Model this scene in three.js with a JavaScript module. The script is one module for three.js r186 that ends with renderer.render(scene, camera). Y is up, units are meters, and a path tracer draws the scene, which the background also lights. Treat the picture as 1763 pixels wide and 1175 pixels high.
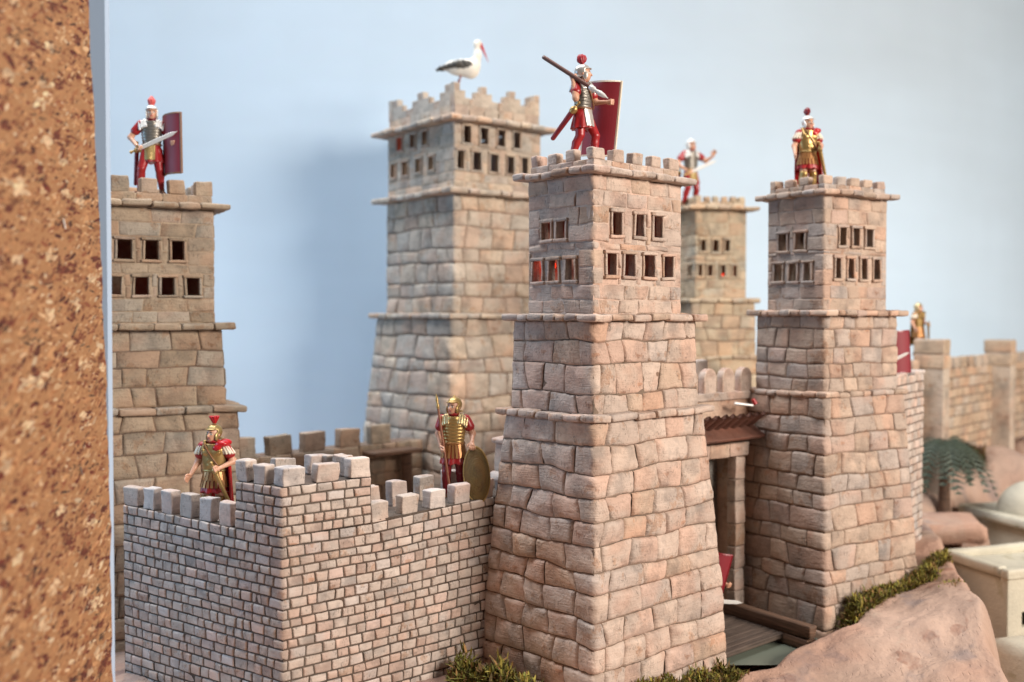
import * as THREE from 'three';
import { mergeGeometries } from 'three/addons/utils/BufferGeometryUtils.js';
import { RectAreaLightUniformsLib } from 'three/addons/lights/RectAreaLightUniformsLib.js';

// ------------------------------------------------------------------ camera, light, exposure
// A table-top diorama at its real size: towers 0.45 to 0.6 m tall, figures about 9 cm.
const scene = new THREE.Scene();
const renderer = new THREE.WebGLRenderer({ antialias: true });
renderer.toneMapping = THREE.LinearToneMapping;
renderer.toneMappingExposure = 1.0;
renderer.shadowMap.enabled = true;
const camera = new THREE.PerspectiveCamera(36.15, 1763 / 1175, 0.05, 12);
camera.position.set(0, 0.30, 0);
camera.rotation.set(-Math.atan(42 / 1800), 0, 0);
camera.focus = 0.88;
camera.userData.fStop = 4.6;
scene.background = new THREE.Color(0.03, 0.03, 0.031);      // dim walls of the unlit hall around the display
RectAreaLightUniformsLib.init();
function areaLight(color, intensity, w, h, from, to) {
  const l = new THREE.RectAreaLight(color, intensity, w, h);
  l.position.set(...from); l.lookAt(...to); scene.add(l); return l;
}
areaLight(new THREE.Color(1.0, 0.90, 0.80), 46, 0.8, 0.6, [1.75, 0.95, 0.35], [0.05, 0.25, -1.05]);   // warm gallery lamps, right of the photographer
areaLight(new THREE.Color(1.0, 0.90, 0.80), 11, 0.6, 0.5, [2.25, 0.95, -0.55], [0.1, 0.25, -1.1]);
areaLight(new THREE.Color(0.38, 0.68, 1.0), 5.6, 0.7, 0.6, [-1.3, 0.5, -0.72], [-0.1, 0.15, -0.95]);   // cool daylight from a window on the left
areaLight(new THREE.Color(0.98, 0.98, 1.0), 12.5, 2.3, 0.9, [-0.72, 2.25, -1.2], [-0.6, 0.3, -1.5]);   // soft ceiling panel above the back of the display

// ------------------------------------------------------------------ helpers
let seedState = 1;
function seed(n) { seedState = (n * 2654435761) >>> 0 || 1; }
function rnd() { seedState ^= seedState << 13; seedState >>>= 0; seedState ^= seedState >>> 17; seedState ^= seedState << 5; seedState >>>= 0; return seedState / 4294967296; }
const rr = (a, b) => a + (b - a) * rnd();
const clamp = (x, a, b) => Math.min(b, Math.max(a, x));
const mix = (a, b, t) => a + (b - a) * t;
const smooth = (a, b, x) => { const t = clamp((x - a) / (b - a), 0, 1); return t * t * (3 - 2 * t); };
function hash3(x, y, z) { let h = Math.imul(x, 374761393) ^ Math.imul(y, 668265263) ^ Math.imul(z, 2147483647 ^ 1274126177); h = Math.imul(h ^ (h >>> 13), 1274126177); return ((h ^ (h >>> 16)) >>> 0) / 4294967296; }
function noise3(x, y, z) {
  const xi = Math.floor(x), yi = Math.floor(y), zi = Math.floor(z); let fx = x - xi, fy = y - yi, fz = z - zi;
  fx = fx * fx * (3 - 2 * fx); fy = fy * fy * (3 - 2 * fy); fz = fz * fz * (3 - 2 * fz);
  const h = (a, b, c) => hash3(xi + a, yi + b, zi + c);
  return mix(mix(mix(h(0, 0, 0), h(1, 0, 0), fx), mix(h(0, 1, 0), h(1, 1, 0), fx), fy), mix(mix(h(0, 0, 1), h(1, 0, 1), fx), mix(h(0, 1, 1), h(1, 1, 1), fx), fy), fz) * 2 - 1;
}
const fbm3 = (x, y, z, o = 3) => { let s = 0, a = 0.5; for (let i = 0; i < o; i++) { s += a * noise3(x, y, z); x = x * 2.03 + 7.1; y = y * 2.03 + 3.7; z = z * 2.03 + 1.3; a *= 0.5; } return s; };

const taken = new Map();
function numbered(name) { const n = taken.get(name) || 0; taken.set(name, n + 1); return n ? name + '_' + String(n).padStart(3, '0') : name; }
function tag(o, label, category, group) { o.userData.label = label; o.userData.category = category; if (group) o.userData.group = group; return o; }
function thing(name, label, category, pos = [0, 0, 0], turn = 0, group) {
  const g = new THREE.Group(); g.name = numbered(name); g.position.set(...pos); g.rotation.y = turn; scene.add(g); return tag(g, label, category, group);
}
function part(name, geo, mat, parent, kind) {
  const m = new THREE.Mesh(geo, mat); m.name = name; m.castShadow = m.receiveShadow = true; if (kind) m.userData.kind = kind; parent.add(m); return m;
}
function structure(name, geo, mat) { const m = part(numbered(name), geo, mat, scene, 'structure'); return m; }

// normals averaged over coincident points
function smoothNormals(g) {
  const p = g.attributes.position.array, ix = g.index ? g.index.array : null, n = ix ? ix.length : p.length / 3, map = new Map(), key = new Int32Array(p.length / 3);
  for (let i = 0; i < key.length; i++) { const k = Math.round(p[3 * i] * 1e5) + '_' + Math.round(p[3 * i + 1] * 1e5) + '_' + Math.round(p[3 * i + 2] * 1e5); if (!map.has(k)) map.set(k, map.size); key[i] = map.get(k); }
  const acc = new Float64Array(map.size * 3);
  for (let i = 0; i < n; i += 3) {
    const a = ix ? ix[i] : i, b = ix ? ix[i + 1] : i + 1, c = ix ? ix[i + 2] : i + 2;
    const ux = p[3 * b] - p[3 * a], uy = p[3 * b + 1] - p[3 * a + 1], uz = p[3 * b + 2] - p[3 * a + 2], vx = p[3 * c] - p[3 * a], vy = p[3 * c + 1] - p[3 * a + 1], vz = p[3 * c + 2] - p[3 * a + 2];
    const nx = uy * vz - uz * vy, ny = uz * vx - ux * vz, nz = ux * vy - uy * vx;
    for (const q of [a, b, c]) { const k = key[q] * 3; acc[k] += nx; acc[k + 1] += ny; acc[k + 2] += nz; }
  }
  const o = new Float32Array(p.length);
  for (let i = 0; i < key.length; i++) { const k = key[i] * 3, l = Math.hypot(acc[k], acc[k + 1], acc[k + 2]) || 1; o[3 * i] = acc[k] / l; o[3 * i + 1] = acc[k + 1] / l; o[3 * i + 2] = acc[k + 2] / l; }
  g.setAttribute('normal', new THREE.BufferAttribute(o, 3)); return g;
}
function makeGeo(pos, uv, idx) {
  const g = new THREE.BufferGeometry(); g.setAttribute('position', new THREE.Float32BufferAttribute(pos, 3)); g.setAttribute('uv', new THREE.Float32BufferAttribute(uv, 2)); g.setIndex(idx); return g;
}
const UVS = 1 / 0.12;                               // one texture tile covers 12 cm
// a hand-modelled block of clay: rounded edges, uneven faces; centred on x and z, standing on y = 0
function clayBox(w, h, d, r = 0.0012, amp = 0.0004, uvo = null) {
  const g = new THREE.BoxGeometry(1, 1, 1, 4, 4, 4), p = g.attributes.position, n = g.attributes.normal, uv = g.attributes.uv, H = [w / 2, h / 2, d / 2];
  r = Math.min(r, w * 0.35, h * 0.35, d * 0.35);
  const ox = rnd() * 50, oy = rnd() * 50, tilt = rr(-1, 1), tilt2 = rr(-1, 1), u0 = uvo ? uvo[0] : rnd(), v0 = uvo ? uvo[1] : rnd();
  for (let i = 0; i < p.count; i++) {
    const c = [p.getX(i), p.getY(i), p.getZ(i)].map((v, k) => { const s = Math.sign(v), q = Math.abs(v); return q > 0.4 ? s * H[k] : q > 0.1 ? s * (H[k] - r) : 0; });
    const inn = c.map((v, k) => clamp(v, -(H[k] - r), H[k] - r)), dv = c.map((v, k) => v - inn[k]), l = Math.hypot(...dv);
    const q = l > 1e-9 ? inn.map((v, k) => v + dv[k] / l * Math.min(l, r)) : c;
    const nn = [0, 1, 2].map((k) => noise3(q[0] * 160 + ox + k * 9, q[1] * 160 + oy, q[2] * 160 + k * 5) * amp);
    const tp = (q[1] / h) * amp * 1.6;
    p.setXYZ(i, q[0] + nn[0] + tilt * tp, q[1] + h / 2 + nn[1] + tilt2 * amp * (q[0] / w), q[2] + nn[2]);
    const ax = Math.abs(n.getX(i)), ay = Math.abs(n.getY(i));
    if (ax > 0.5) uv.setXY(i, u0 + q[2] * UVS, v0 + q[1] * UVS); else if (ay > 0.5) uv.setXY(i, u0 + q[0] * UVS, v0 + q[2] * UVS); else uv.setXY(i, u0 + q[0] * UVS, v0 + q[1] * UVS);
  }
  return smoothNormals(g);
}
const moved = (g, x, y, z, ry = 0, rz = 0, rx = 0) => { if (rz) g.rotateZ(rz); if (rx) g.rotateX(rx); if (ry) g.rotateY(ry); return g.translate(x, y, z); };
const plain = (g) => { for (const k of Object.keys(g.attributes)) if (!['position', 'normal', 'uv'].includes(k)) g.deleteAttribute(k); return g; };
const merge = (list) => mergeGeometries(list.map((g) => plain(g.index ? g.toNonIndexed() : g)));

// ------------------------------------------------------------------ textures
function grid2(N, cells, sd) {                         // tileable value noise on an N x N grid
  const out = new Float32Array(N * N), L = (x, y) => hash3(((x % cells) + cells) % cells, ((y % cells) + cells) % cells, sd);
  for (let j = 0; j < N; j++) for (let i = 0; i < N; i++) {
    const x = i / N * cells, y = j / N * cells, xi = Math.floor(x), yi = Math.floor(y); let fx = x - xi, fy = y - yi; fx = fx * fx * (3 - 2 * fx); fy = fy * fy * (3 - 2 * fy);
    out[j * N + i] = mix(mix(L(xi, yi), L(xi + 1, yi), fx), mix(L(xi, yi + 1), L(xi + 1, yi + 1), fx), fy);
  }
  return out;
}
function fbmGrid(N, cells, oct, sd) { const o = new Float32Array(N * N); let a = 0.5, tot = 0; for (let k = 0; k < oct; k++) { const g = grid2(N, cells << k, sd + k * 17); for (let i = 0; i < o.length; i++) o[i] += g[i] * a; tot += a; a *= 0.55; } for (let i = 0; i < o.length; i++) o[i] /= tot; return o; }
function texFrom(N, M, fn, srgb) {
  const data = new Uint8Array(N * M * 4), c = [0, 0, 0], enc = (x) => { x = clamp(x, 0, 1); return Math.round(255 * (srgb ? (x <= 0.0031308 ? x * 12.92 : 1.055 * Math.pow(x, 1 / 2.4) - 0.055) : x)); };
  for (let j = 0; j < M; j++) for (let i = 0; i < N; i++) { fn(i, j, c); const o = (j * N + i) * 4; data[o] = enc(c[0]); data[o + 1] = enc(c[1]); data[o + 2] = enc(c[2]); data[o + 3] = 255; }
  const t = new THREE.DataTexture(data, N, M); t.wrapS = t.wrapT = THREE.RepeatWrapping; t.magFilter = THREE.LinearFilter; t.minFilter = THREE.LinearFilter; if (srgb) t.colorSpace = THREE.SRGBColorSpace; t.needsUpdate = true; return t;
}
const N = 1024;
const nBig = fbmGrid(N, 5, 6, 11), nPink = fbmGrid(N, 3, 4, 71), nRust = fbmGrid(N, 11, 5, 131), nFine = fbmGrid(N, 64, 4, 211), nWash = fbmGrid(N, 6, 7, 301), nSpeck = grid2(N, 256, 401);
const streak = new Float32Array(N * N);               // brush strokes: noise stretched along u
{ const s = grid2(N, 128, 503), s2 = grid2(N, 32, 507); for (let j = 0; j < N; j++) for (let i = 0; i < N; i++) streak[j * N + i] = 0.6 * s[j * N + ((i >> 3) % N)] + 0.4 * s2[j * N + ((i >> 2) % N)]; }
const stoneMap = texFrom(N, N, (i, j, c) => {
  const k = j * N + i, w = smooth(0.49, 0.66, nWash[k]), pk = smooth(0.42, 0.68, nPink[k]), ru = 0.75 * smooth(0.68, 0.78, nRust[k]) * (0.4 + 0.6 * nFine[k]), v = 0.82 + 0.30 * (nBig[k] - 0.5) + 0.13 * (nFine[k] - 0.5) + 0.12 * (streak[k] - 0.5);
  const gm = smooth(0.49, 0.60, 0.60 * nWash[(((j + 517) % N)) * N + i] + 0.40 * nFine[k]) * 0.45; const sp = mix(1, 0.62, gm) * (nSpeck[k] > 0.97 && nFine[k] < 0.5 ? 0.5 : 1) * mix(1, 0.62, smooth(0.60, 0.70, nFine[(j * N + ((i * 2 + 311) % N))]) * smooth(0.5, 0.62, nRust[k]));
  c[0] = v * mix(1.0, 0.62, w * 0.62) * mix(1, 1.03, pk) * mix(1, 0.80, ru) * sp;
  c[1] = v * mix(0.965, 0.62, w * 0.62) * mix(1, 0.90, pk) * mix(1, 0.56, ru) * sp;
  c[2] = v * mix(0.90, 0.60, w * 0.62) * mix(1, 0.85, pk) * mix(1, 0.40, ru) * sp;
}, true);
const stoneBump = texFrom(N, N, (i, j, c) => { const k = j * N + i, pit = smooth(0.70, 0.82, nFine[(j * N + ((i * 3) % N))]); c[0] = c[1] = c[2] = 0.5 + 0.5 * (nFine[k] - 0.5) + 0.35 * (streak[k] - 0.5) + 0.5 * (nWash[k] - 0.5) - 0.25 * pit; }, false);
const woodMap = texFrom(512, 512, (i, j, c) => { const k = (j * 2) * N + ((i >> 2) % N), g = 0.55 + 0.6 * (streak[(j * 2 % N) * N + ((i >> 1) % N)] - 0.5) + 0.4 * (nFine[k] - 0.5); c[0] = g * 1.0; c[1] = g * 0.86; c[2] = g * 0.74; }, true);
const rockMap = texFrom(N, N, (i, j, c) => {
  const k = j * N + i, v = 0.86 + 0.5 * (nBig[k] - 0.5) + 0.16 * (nFine[k] - 0.5), pk = smooth(0.40, 0.65, nPink[k]), gr = smooth(0.57, 0.72, nWash[k]), dk = smooth(0.69, 0.76, nRust[k]) * nFine[k];
  c[0] = v * mix(1, 0.72, gr) * mix(1, 0.6, dk); c[1] = v * mix(0.93, 0.82, pk) * mix(1, 0.78, gr) * mix(1, 0.45, dk); c[2] = v * mix(0.84, 0.70, pk) * mix(1, 0.88, gr) * mix(1, 0.4, dk);
}, true);

const plasterMap = texFrom(512, 512, (i, j, c) => { const k = (j * 2) * N + i * 2, v = 0.86 + 0.36 * (nBig[k] - 0.5) + 0.14 * (nFine[k] - 0.5), d = smooth(0.6, 0.75, nWash[k]); c[0] = v * mix(1, 0.8, d); c[1] = v * mix(1, 0.78, d); c[2] = v * mix(1, 0.7, d); }, true);

// ------------------------------------------------------------------ materials
const lin = (r, g, b) => new THREE.Color().setRGB(r, g, b);
const mat = (color, o = {}) => new THREE.MeshStandardMaterial({ color, roughness: 0.85, ...o });
function stoneSet(base, n = 6, spread = 0.11, bump = 0.0010) {      // a few tones of one painted clay
  const list = [];
  for (let i = 0; i < n; i++) { const v = 1 + rr(-spread, spread), w = rr(-0.06, 0.06); list.push(mat(lin(base[0] * v * (1 + w), base[1] * v, base[2] * v * (1 - w * 1.2)), { map: stoneMap, bumpMap: stoneBump, bumpScale: bump, roughness: 0.8 })); }
  return list;
}
seed(5);
const M = {
  near: stoneSet([0.605, 0.482, 0.418]), east: stoneSet([0.54, 0.438, 0.382]), keep: stoneSet([0.60, 0.525, 0.455]), west: stoneSet([0.455, 0.38, 0.305]), rear: stoneSet([0.59, 0.51, 0.40]),
  brick: stoneSet([0.61, 0.55, 0.535], 7, 0.12, 0.0006), far: stoneSet([0.58, 0.475, 0.385]),
  joint: mat(lin(0.235, 0.175, 0.138), { roughness: 0.95, map: stoneMap, bumpMap: stoneBump, bumpScale: 0.0006 }),
  brickJoint: mat(lin(0.12, 0.095, 0.08), { roughness: 0.95, map: stoneMap, bumpMap: stoneBump, bumpScale: 0.0006 }),
  wood: mat(lin(0.20, 0.125, 0.085), { map: woodMap, bumpMap: woodMap, bumpScale: 0.0008, roughness: 0.75 }),
  plank: mat(lin(0.16, 0.13, 0.115), { map: woodMap, bumpMap: woodMap, bumpScale: 0.0006, roughness: 0.7 }),
  terracotta: mat(lin(0.19, 0.085, 0.06), { map: stoneMap, bumpMap: stoneBump, bumpScale: 0.0005, roughness: 0.7 }),
  greyDoor: mat(lin(0.33, 0.32, 0.31), { map: stoneMap, bumpMap: stoneBump, bumpScale: 0.002 }),
  plaster: mat(lin(0.58, 0.54, 0.43), { map: plasterMap, bumpMap: stoneBump, bumpScale: 0.0006, roughness: 0.85 }),
  eyeBlack: mat(lin(0.03, 0.025, 0.02)),
  skin: mat(lin(1, 1, 1), { vertexColors: true, roughness: 0.42 }),
  red: mat(lin(0.33, 0.016, 0.018), { roughness: 0.36 }), darkRed: mat(lin(0.20, 0.012, 0.018), { roughness: 0.32 }), capeRed: mat(lin(0.46, 0.012, 0.016), { roughness: 0.22 }),
  plume: mat(lin(0.34, 0.02, 0.03), { roughness: 0.5 }), pinkPlume: mat(lin(0.62, 0.10, 0.09), { roughness: 0.5 }),
  gold: mat(lin(0.44, 0.29, 0.11), { roughness: 0.38, metalness: 0.7 }), brass: mat(lin(0.40, 0.29, 0.12), { roughness: 0.4, metalness: 0.65 }), paleGold: mat(lin(0.66, 0.52, 0.28), { roughness: 0.3, metalness: 0.7 }),
  silver: mat(lin(0.62, 0.60, 0.56), { roughness: 0.32, metalness: 0.6 }), whiteMetal: mat(lin(0.72, 0.71, 0.68), { roughness: 0.35, metalness: 0.25 }), steel: mat(lin(0.24, 0.22, 0.19), { roughness: 0.35, metalness: 0.6 }),
  leather: mat(lin(0.20, 0.085, 0.035), { roughness: 0.45 }), copper: mat(lin(0.36, 0.17, 0.06), { roughness: 0.38, metalness: 0.5 }), darkWood: mat(lin(0.13, 0.06, 0.045), { roughness: 0.4 }), spearWood: mat(lin(0.24, 0.075, 0.03), { roughness: 0.4 }),
  cream: mat(lin(0.75, 0.66, 0.52), { roughness: 0.45 }), shieldRed: mat(lin(0.215, 0.012, 0.022), { roughness: 0.55 }),
};

// ------------------------------------------------------------------ masonry
// A surface runs along t (face k from t = k to k + 1), y is height, d stands off the wall outward.
function towerSurface(wx, wz, eOf) {
  const A = (y) => wx / 2 + eOf(y), B = (y) => wz / 2 + eOf(y);
  return {
    len: (k, y) => 2 * (k % 2 ? A(y) : B(y)),
    at(t, y, d) {
      const a = A(y), b = B(y), r = Math.round(t);
      if (Math.abs(t - r) < 1e-6) { const c = [[-1, -1], [-1, 1], [1, 1], [1, -1]][((r % 4) + 4) % 4]; return [c[0] * (a + d), y, c[1] * (b + d)]; }
      const k = Math.floor(t), f = t - k;
      if (k === 0) return [-(a + d), y, mix(-b, b, f)];
      if (k === 1) return [mix(-a, a, f), y, b + d];
      if (k === 2) return [a + d, y, mix(b, -b, f)];
      return [mix(a, -a, f), y, -(b + d)];
    },
  };
}
function pathSurface(pts) {                           // pts: [x, z] corners, outward is to the right-hand side seen along the path from outside
  const n = pts.length - 1, seg = [];
  for (let i = 0; i < n; i++) { const dx = pts[i + 1][0] - pts[i][0], dz = pts[i + 1][1] - pts[i][1], l = Math.hypot(dx, dz); seg.push({ l, nx: -dz / l, nz: dx / l }); }
  return {
    seg, len: (k) => seg[clamp(k, 0, n - 1)].l,
    at(t, y, d) {
      const r = Math.round(t);
      if (Math.abs(t - r) < 1e-6 && r > 0 && r < n) { const a = seg[r - 1], b = seg[r], q = 1 + a.nx * b.nx + a.nz * b.nz; return [pts[r][0] + d * (a.nx + b.nx) / q, y, pts[r][1] + d * (a.nz + b.nz) / q]; }
      const k = clamp(Math.floor(t + (t >= n ? -1e-9 : 0)), 0, n - 1), f = t - k, s = seg[k];
      return [mix(pts[k][0], pts[k + 1][0], f) + s.nx * d, y, mix(pts[k][1], pts[k + 1][1], f) + s.nz * d];
    },
  };
}
// one stone: a pillow standing proud of the wall, bent round the corner when it spans one
function stoneGeo(S, j0, j1, yb, yt, o) {
  const tm0 = (j0[0] + j0[1]) / 2, tm1 = (j1[0] + j1[1]) / 2, ym = (yb((tm0 + tm1) / 2) + yt((tm0 + tm1) / 2)) / 2;
  const kc = Math.ceil(tm0 + 1e-6), wraps = kc < tm1 - 1e-6, k0 = Math.floor(tm0 + 1e-6);
  const L0 = wraps ? (kc - tm0) * S.len(k0, ym) : (tm1 - tm0) * S.len(k0, ym), L = wraps ? L0 + (tm1 - kc) * S.len(kc, ym) : L0;
  const Hh = yt((tm0 + tm1) / 2) - yb((tm0 + tm1) / 2), g = o.gap / 2, e = Math.min(o.bevel, L * 0.3, Hh * 0.3);
  const lens = (len, extra) => { const l = [g, g + e * 0.3, g + e]; const n = Math.max(1, Math.round((len - 2 * (g + e)) / o.cell)); for (let i = 1; i < n; i++) l.push(g + e + (len - 2 * (g + e)) * i / n); l.push(len - g - e, len - g - e * 0.3, len - g); if (extra) for (const x of extra) if (!l.some((q) => Math.abs(q - x) < 0.0012)) l.push(x); return l.sort((a, b) => a - b); };
  let us = lens(L, wraps ? [L0 - 0.003, L0 + 0.003] : null); const vs = lens(Hh);
  if (wraps) { us = us.filter((q) => Math.abs(q - L0) > 0.0014); us.push(L0); us.sort((a, b) => a - b); }
  const prof = (x, len) => { const q = Math.min(x - g, len - g - x); return q >= e ? 1 : Math.sqrt(Math.max(0, 1 - (1 - q / e) ** 2)); };
  const pos = [], uv = [], idx = [], ox = rnd() * 99, uo = rnd(), vo = rnd(), mA = rnd() * 0.5, mB = rnd() * 0.5, mC = rnd() * rnd() * 0.45, T = o.T * rr(0.68, 1.22), tx = rr(-0.12, 0.12), ty = rr(-0.12, 0.12);
  for (const v of vs) for (const u of us) {
    const q = u / L, fv = v / Hh, t0 = mix(j0[0], j0[1], fv), t1 = mix(j1[0], j1[1], fv);
    let t = wraps ? (u === L0 ? kc : u < L0 ? mix(t0, kc, u / L0) : mix(kc, t1, (u - L0) / (L - L0))) : mix(t0, t1, q);
    const wx = noise3(t * 41 + ox, yb(t) * 130, v * 170 + 3) * o.warp, wy = noise3(t * 41 + 9, u * 150, ox) * o.warp; if (!(wraps && u === L0)) t += wx / S.len(Math.floor(t + 1e-6), ym);
    const yy = mix(yb(t), yt(t), fv) + wy, h = mix(u < L / 2 ? mA : mB, 1, prof(u, L)) * mix(0.06 + (v > Hh / 2 ? mC : 0), 1, prof(v, Hh));
    let d = -0.0004 + T * h * (1 + tx * (2 * q - 1) + ty * (2 * fv - 1)) + o.bulge * T * 4 * q * (1 - q) * (fv * (1 - fv)) * 4;
    if (wraps && u === L0) d -= Math.min(0.0011, d * 0.6);
    let p = S.at(t, yy, d); const nz = (noise3(p[0] * 120 + ox, p[1] * 120, p[2] * 120) + 0.42 * noise3(p[0] * 330 + ox, p[1] * 330, p[2] * 330)) * o.rough * h;
    p = S.at(t, yy, d + nz); pos.push(...p); uv.push(uo + u * UVS, vo + v * UVS);
  }
  const nu = us.length;
  for (let j = 0; j < vs.length - 1; j++) for (let i = 0; i < nu - 1; i++) { const a = j * nu + i; idx.push(a, a + 1, a + nu, a + 1, a + nu + 1, a + nu); }
  const geo = makeGeo(pos, uv, idx); geo.computeVertexNormals(); geo.userData = { size: L * Hh, y: ym, t: (tm0 + tm1) / 2 }; return geo;
}
const stoneDefaults = { gap: 0.0007, T: 0.0026, bevel: 0.0032, bulge: 0.28, rough: 0.0011, cell: 0.008, len: 0.03, wob: 0.0012, slant: 0.1, warp: 0.00055 };
// courses between t0 and t1; rows: heights of the beds; blocked(row bottom, row top) -> [[ta, tb], ...] kept free for windows
function courses(S, t0, t1, beds, opt, blocked, bedAt) {
  const o = { ...stoneDefaults, ...opt }, out = [], ns = rnd() * 100;
  const bed = (r) => bedAt ? (t) => bedAt(r, t) + (r > 0 && r < beds.length - 1 ? o.wob * noise3(t * 5 + ns, r * 3.7, 1) : 0) : (t) => beds[r] + (r > 0 && r < beds.length - 1 ? o.wob * noise3(t * 4 + ns, r * 3.7, 1) : 0);
  for (let r = 0; r < beds.length - 1; r++) {
    const yb = bed(r), yt = bed(r + 1), ym = (beds[r] + beds[r + 1]) / 2;
    let free = [[t0, t1]];
    if (blocked) for (const [a, b] of blocked(beds[r], beds[r + 1])) free = free.flatMap(([p, q]) => b <= p || a >= q ? [[p, q]] : [[p, a], [b, q]].filter(([x, y]) => y - x > 1e-4));
    for (const [p, q] of free) {
      const joints = [[p, p]];
      let t = p, first = true;
      while (true) {
        const k = Math.floor(t + 1e-6), L = S.len(k, ym), step = o.len * (first ? rr(0.45, 1.15) : rr(0.68, 1.35)) / L; first = false;
        let n = t + step; const c = Math.ceil(t + 1e-6);
        if (n > c && c < q) { const Lc = S.len(c, ym); n = c + Math.max(o.len * 0.3, (n - c) * L) / Lc; }
        else if (c < q && c - n < 0.42 * o.len / L) n = c + rr(0.35, 0.6) * o.len / S.len(c, ym);
        if (n > q - 0.45 * o.len / S.len(Math.min(Math.floor(q - 1e-6), 3), ym)) break;
        const sl = rr(-o.slant, o.slant) * (beds[r + 1] - beds[r]) / L; joints.push([n - sl, n + sl]); t = n;
      }
      joints.push([q, q]);
      for (let i = 0; i < joints.length - 1; i++) {
        const a = joints[i], b = joints[i + 1], w = (b[0] - a[0]) * S.len(Math.floor(a[0] + 1e-6), ym);
        if (w < 0.0028) continue;
        out.push(stoneGeo(S, a, b, yb, yt, o));
      }
    }
  }
  return out;
}
function lay(stones, mats, parent, name = 'stone', most = 300) {    // the largest as parts of their own, the rest joined
  const sorted = [...stones].sort((a, b) => b.userData.size - a.userData.size);
  sorted.slice(0, most).forEach((g) => part(name, g, mats[Math.floor(rnd() * mats.length)], parent));
  if (sorted.length > most) part('small_' + name + 's', merge(sorted.slice(most)), mats[0], parent, 'stuff');
}
const rowsBetween = (a, b, h, jit = 0.16) => { const n = Math.max(1, Math.round((b - a) / h)), l = [a]; for (let i = 1; i < n; i++) l.push(a + (b - a) * (i + rr(-jit, jit)) / n); l.push(b); return l; };
function frustum(wx, wz, levels) {                    // closed core through [y, e] levels
  const pos = [], uv = [], idx = [];
  const C = (y, e) => { const a = wx / 2 + e, b = wz / 2 + e; return [[-a, y, -b], [-a, y, b], [a, y, b], [a, y, -b]]; };
  for (let i = 0; i < levels.length - 1; i++) {
    const lo = C(...levels[i]), hi = C(...levels[i + 1]);
    for (let k = 0; k < 4; k++) { const n = (k + 1) % 4, b = pos.length / 3; pos.push(...lo[k], ...lo[n], ...hi[n], ...hi[k]); uv.push(0, lo[k][1] * UVS, 1, lo[k][1] * UVS, 1, hi[k][1] * UVS, 0, hi[k][1] * UVS); idx.push(b, b + 1, b + 2, b, b + 2, b + 3); }
  }
  const cap = (q, up) => { const b = pos.length / 3; for (const p of q) { pos.push(...p); uv.push(p[0] * UVS, p[2] * UVS); } idx.push(...(up ? [b, b + 1, b + 2, b, b + 2, b + 3] : [b, b + 2, b + 1, b, b + 3, b + 2])); };
  cap(C(...levels[levels.length - 1]), true); cap(C(...levels[0]), false);
  const g = makeGeo(pos, uv, idx).toNonIndexed(); g.computeVertexNormals(); return g;
}
// a ring of overhanging slabs
function cornice(parent, mats, wx, wz, eIn, eOut, y, th, n, name = 'cornice_slab') {
  const a = wx / 2, b = wz / 2, ai = a + eIn, bi = b + eIn, ao = a + eOut, bo = b + eOut, dep = eOut - eIn + 0.005;
  const run = (from, to, place, count) => {
    let x = from; const L = to - from, cuts = [0]; for (let i = 1; i < count; i++) cuts.push((i + rr(-0.22, 0.22)) / count); cuts.push(1);
    for (let i = 0; i < count; i++) {
      const u0 = from + L * cuts[i] + 0.0003, u1 = from + L * cuts[i + 1] - 0.0003, w = u1 - u0, dd = dep * rr(0.93, 1.07);
      part(name, place((u0 + u1) / 2, w, dd), mats[Math.floor(rnd() * mats.length)], parent);
    }
  };
  const box = (w, dd) => clayBox(w, th * rr(0.92, 1.08), dd, 0.0019, 0.0007), yj = () => y + rr(-0.0006, 0.0006);
  const tiltEnd = () => rr(-0.03, 0.03);
  run(-ao, ao, (u, w, dd) => moved(box(w, dd), u, yj(), bi - 0.005 + dd / 2, 0, tiltEnd()), n[0]);
  run(-ao, ao, (u, w, dd) => moved(box(w, dd), u, yj(), -(bi - 0.005 + dd / 2), 0, tiltEnd()), n[0]);
  run(-bi + 0.0052, bi - 0.0052, (u, w, dd) => moved(box(w, dd), -(ai - 0.005 + dd / 2), yj(), u, Math.PI / 2), n[1]);
  run(-bi + 0.0052, bi - 0.0052, (u, w, dd) => moved(box(w, dd), ai - 0.005 + dd / 2, yj(), u, Math.PI / 2), n[1]);
}
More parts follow.
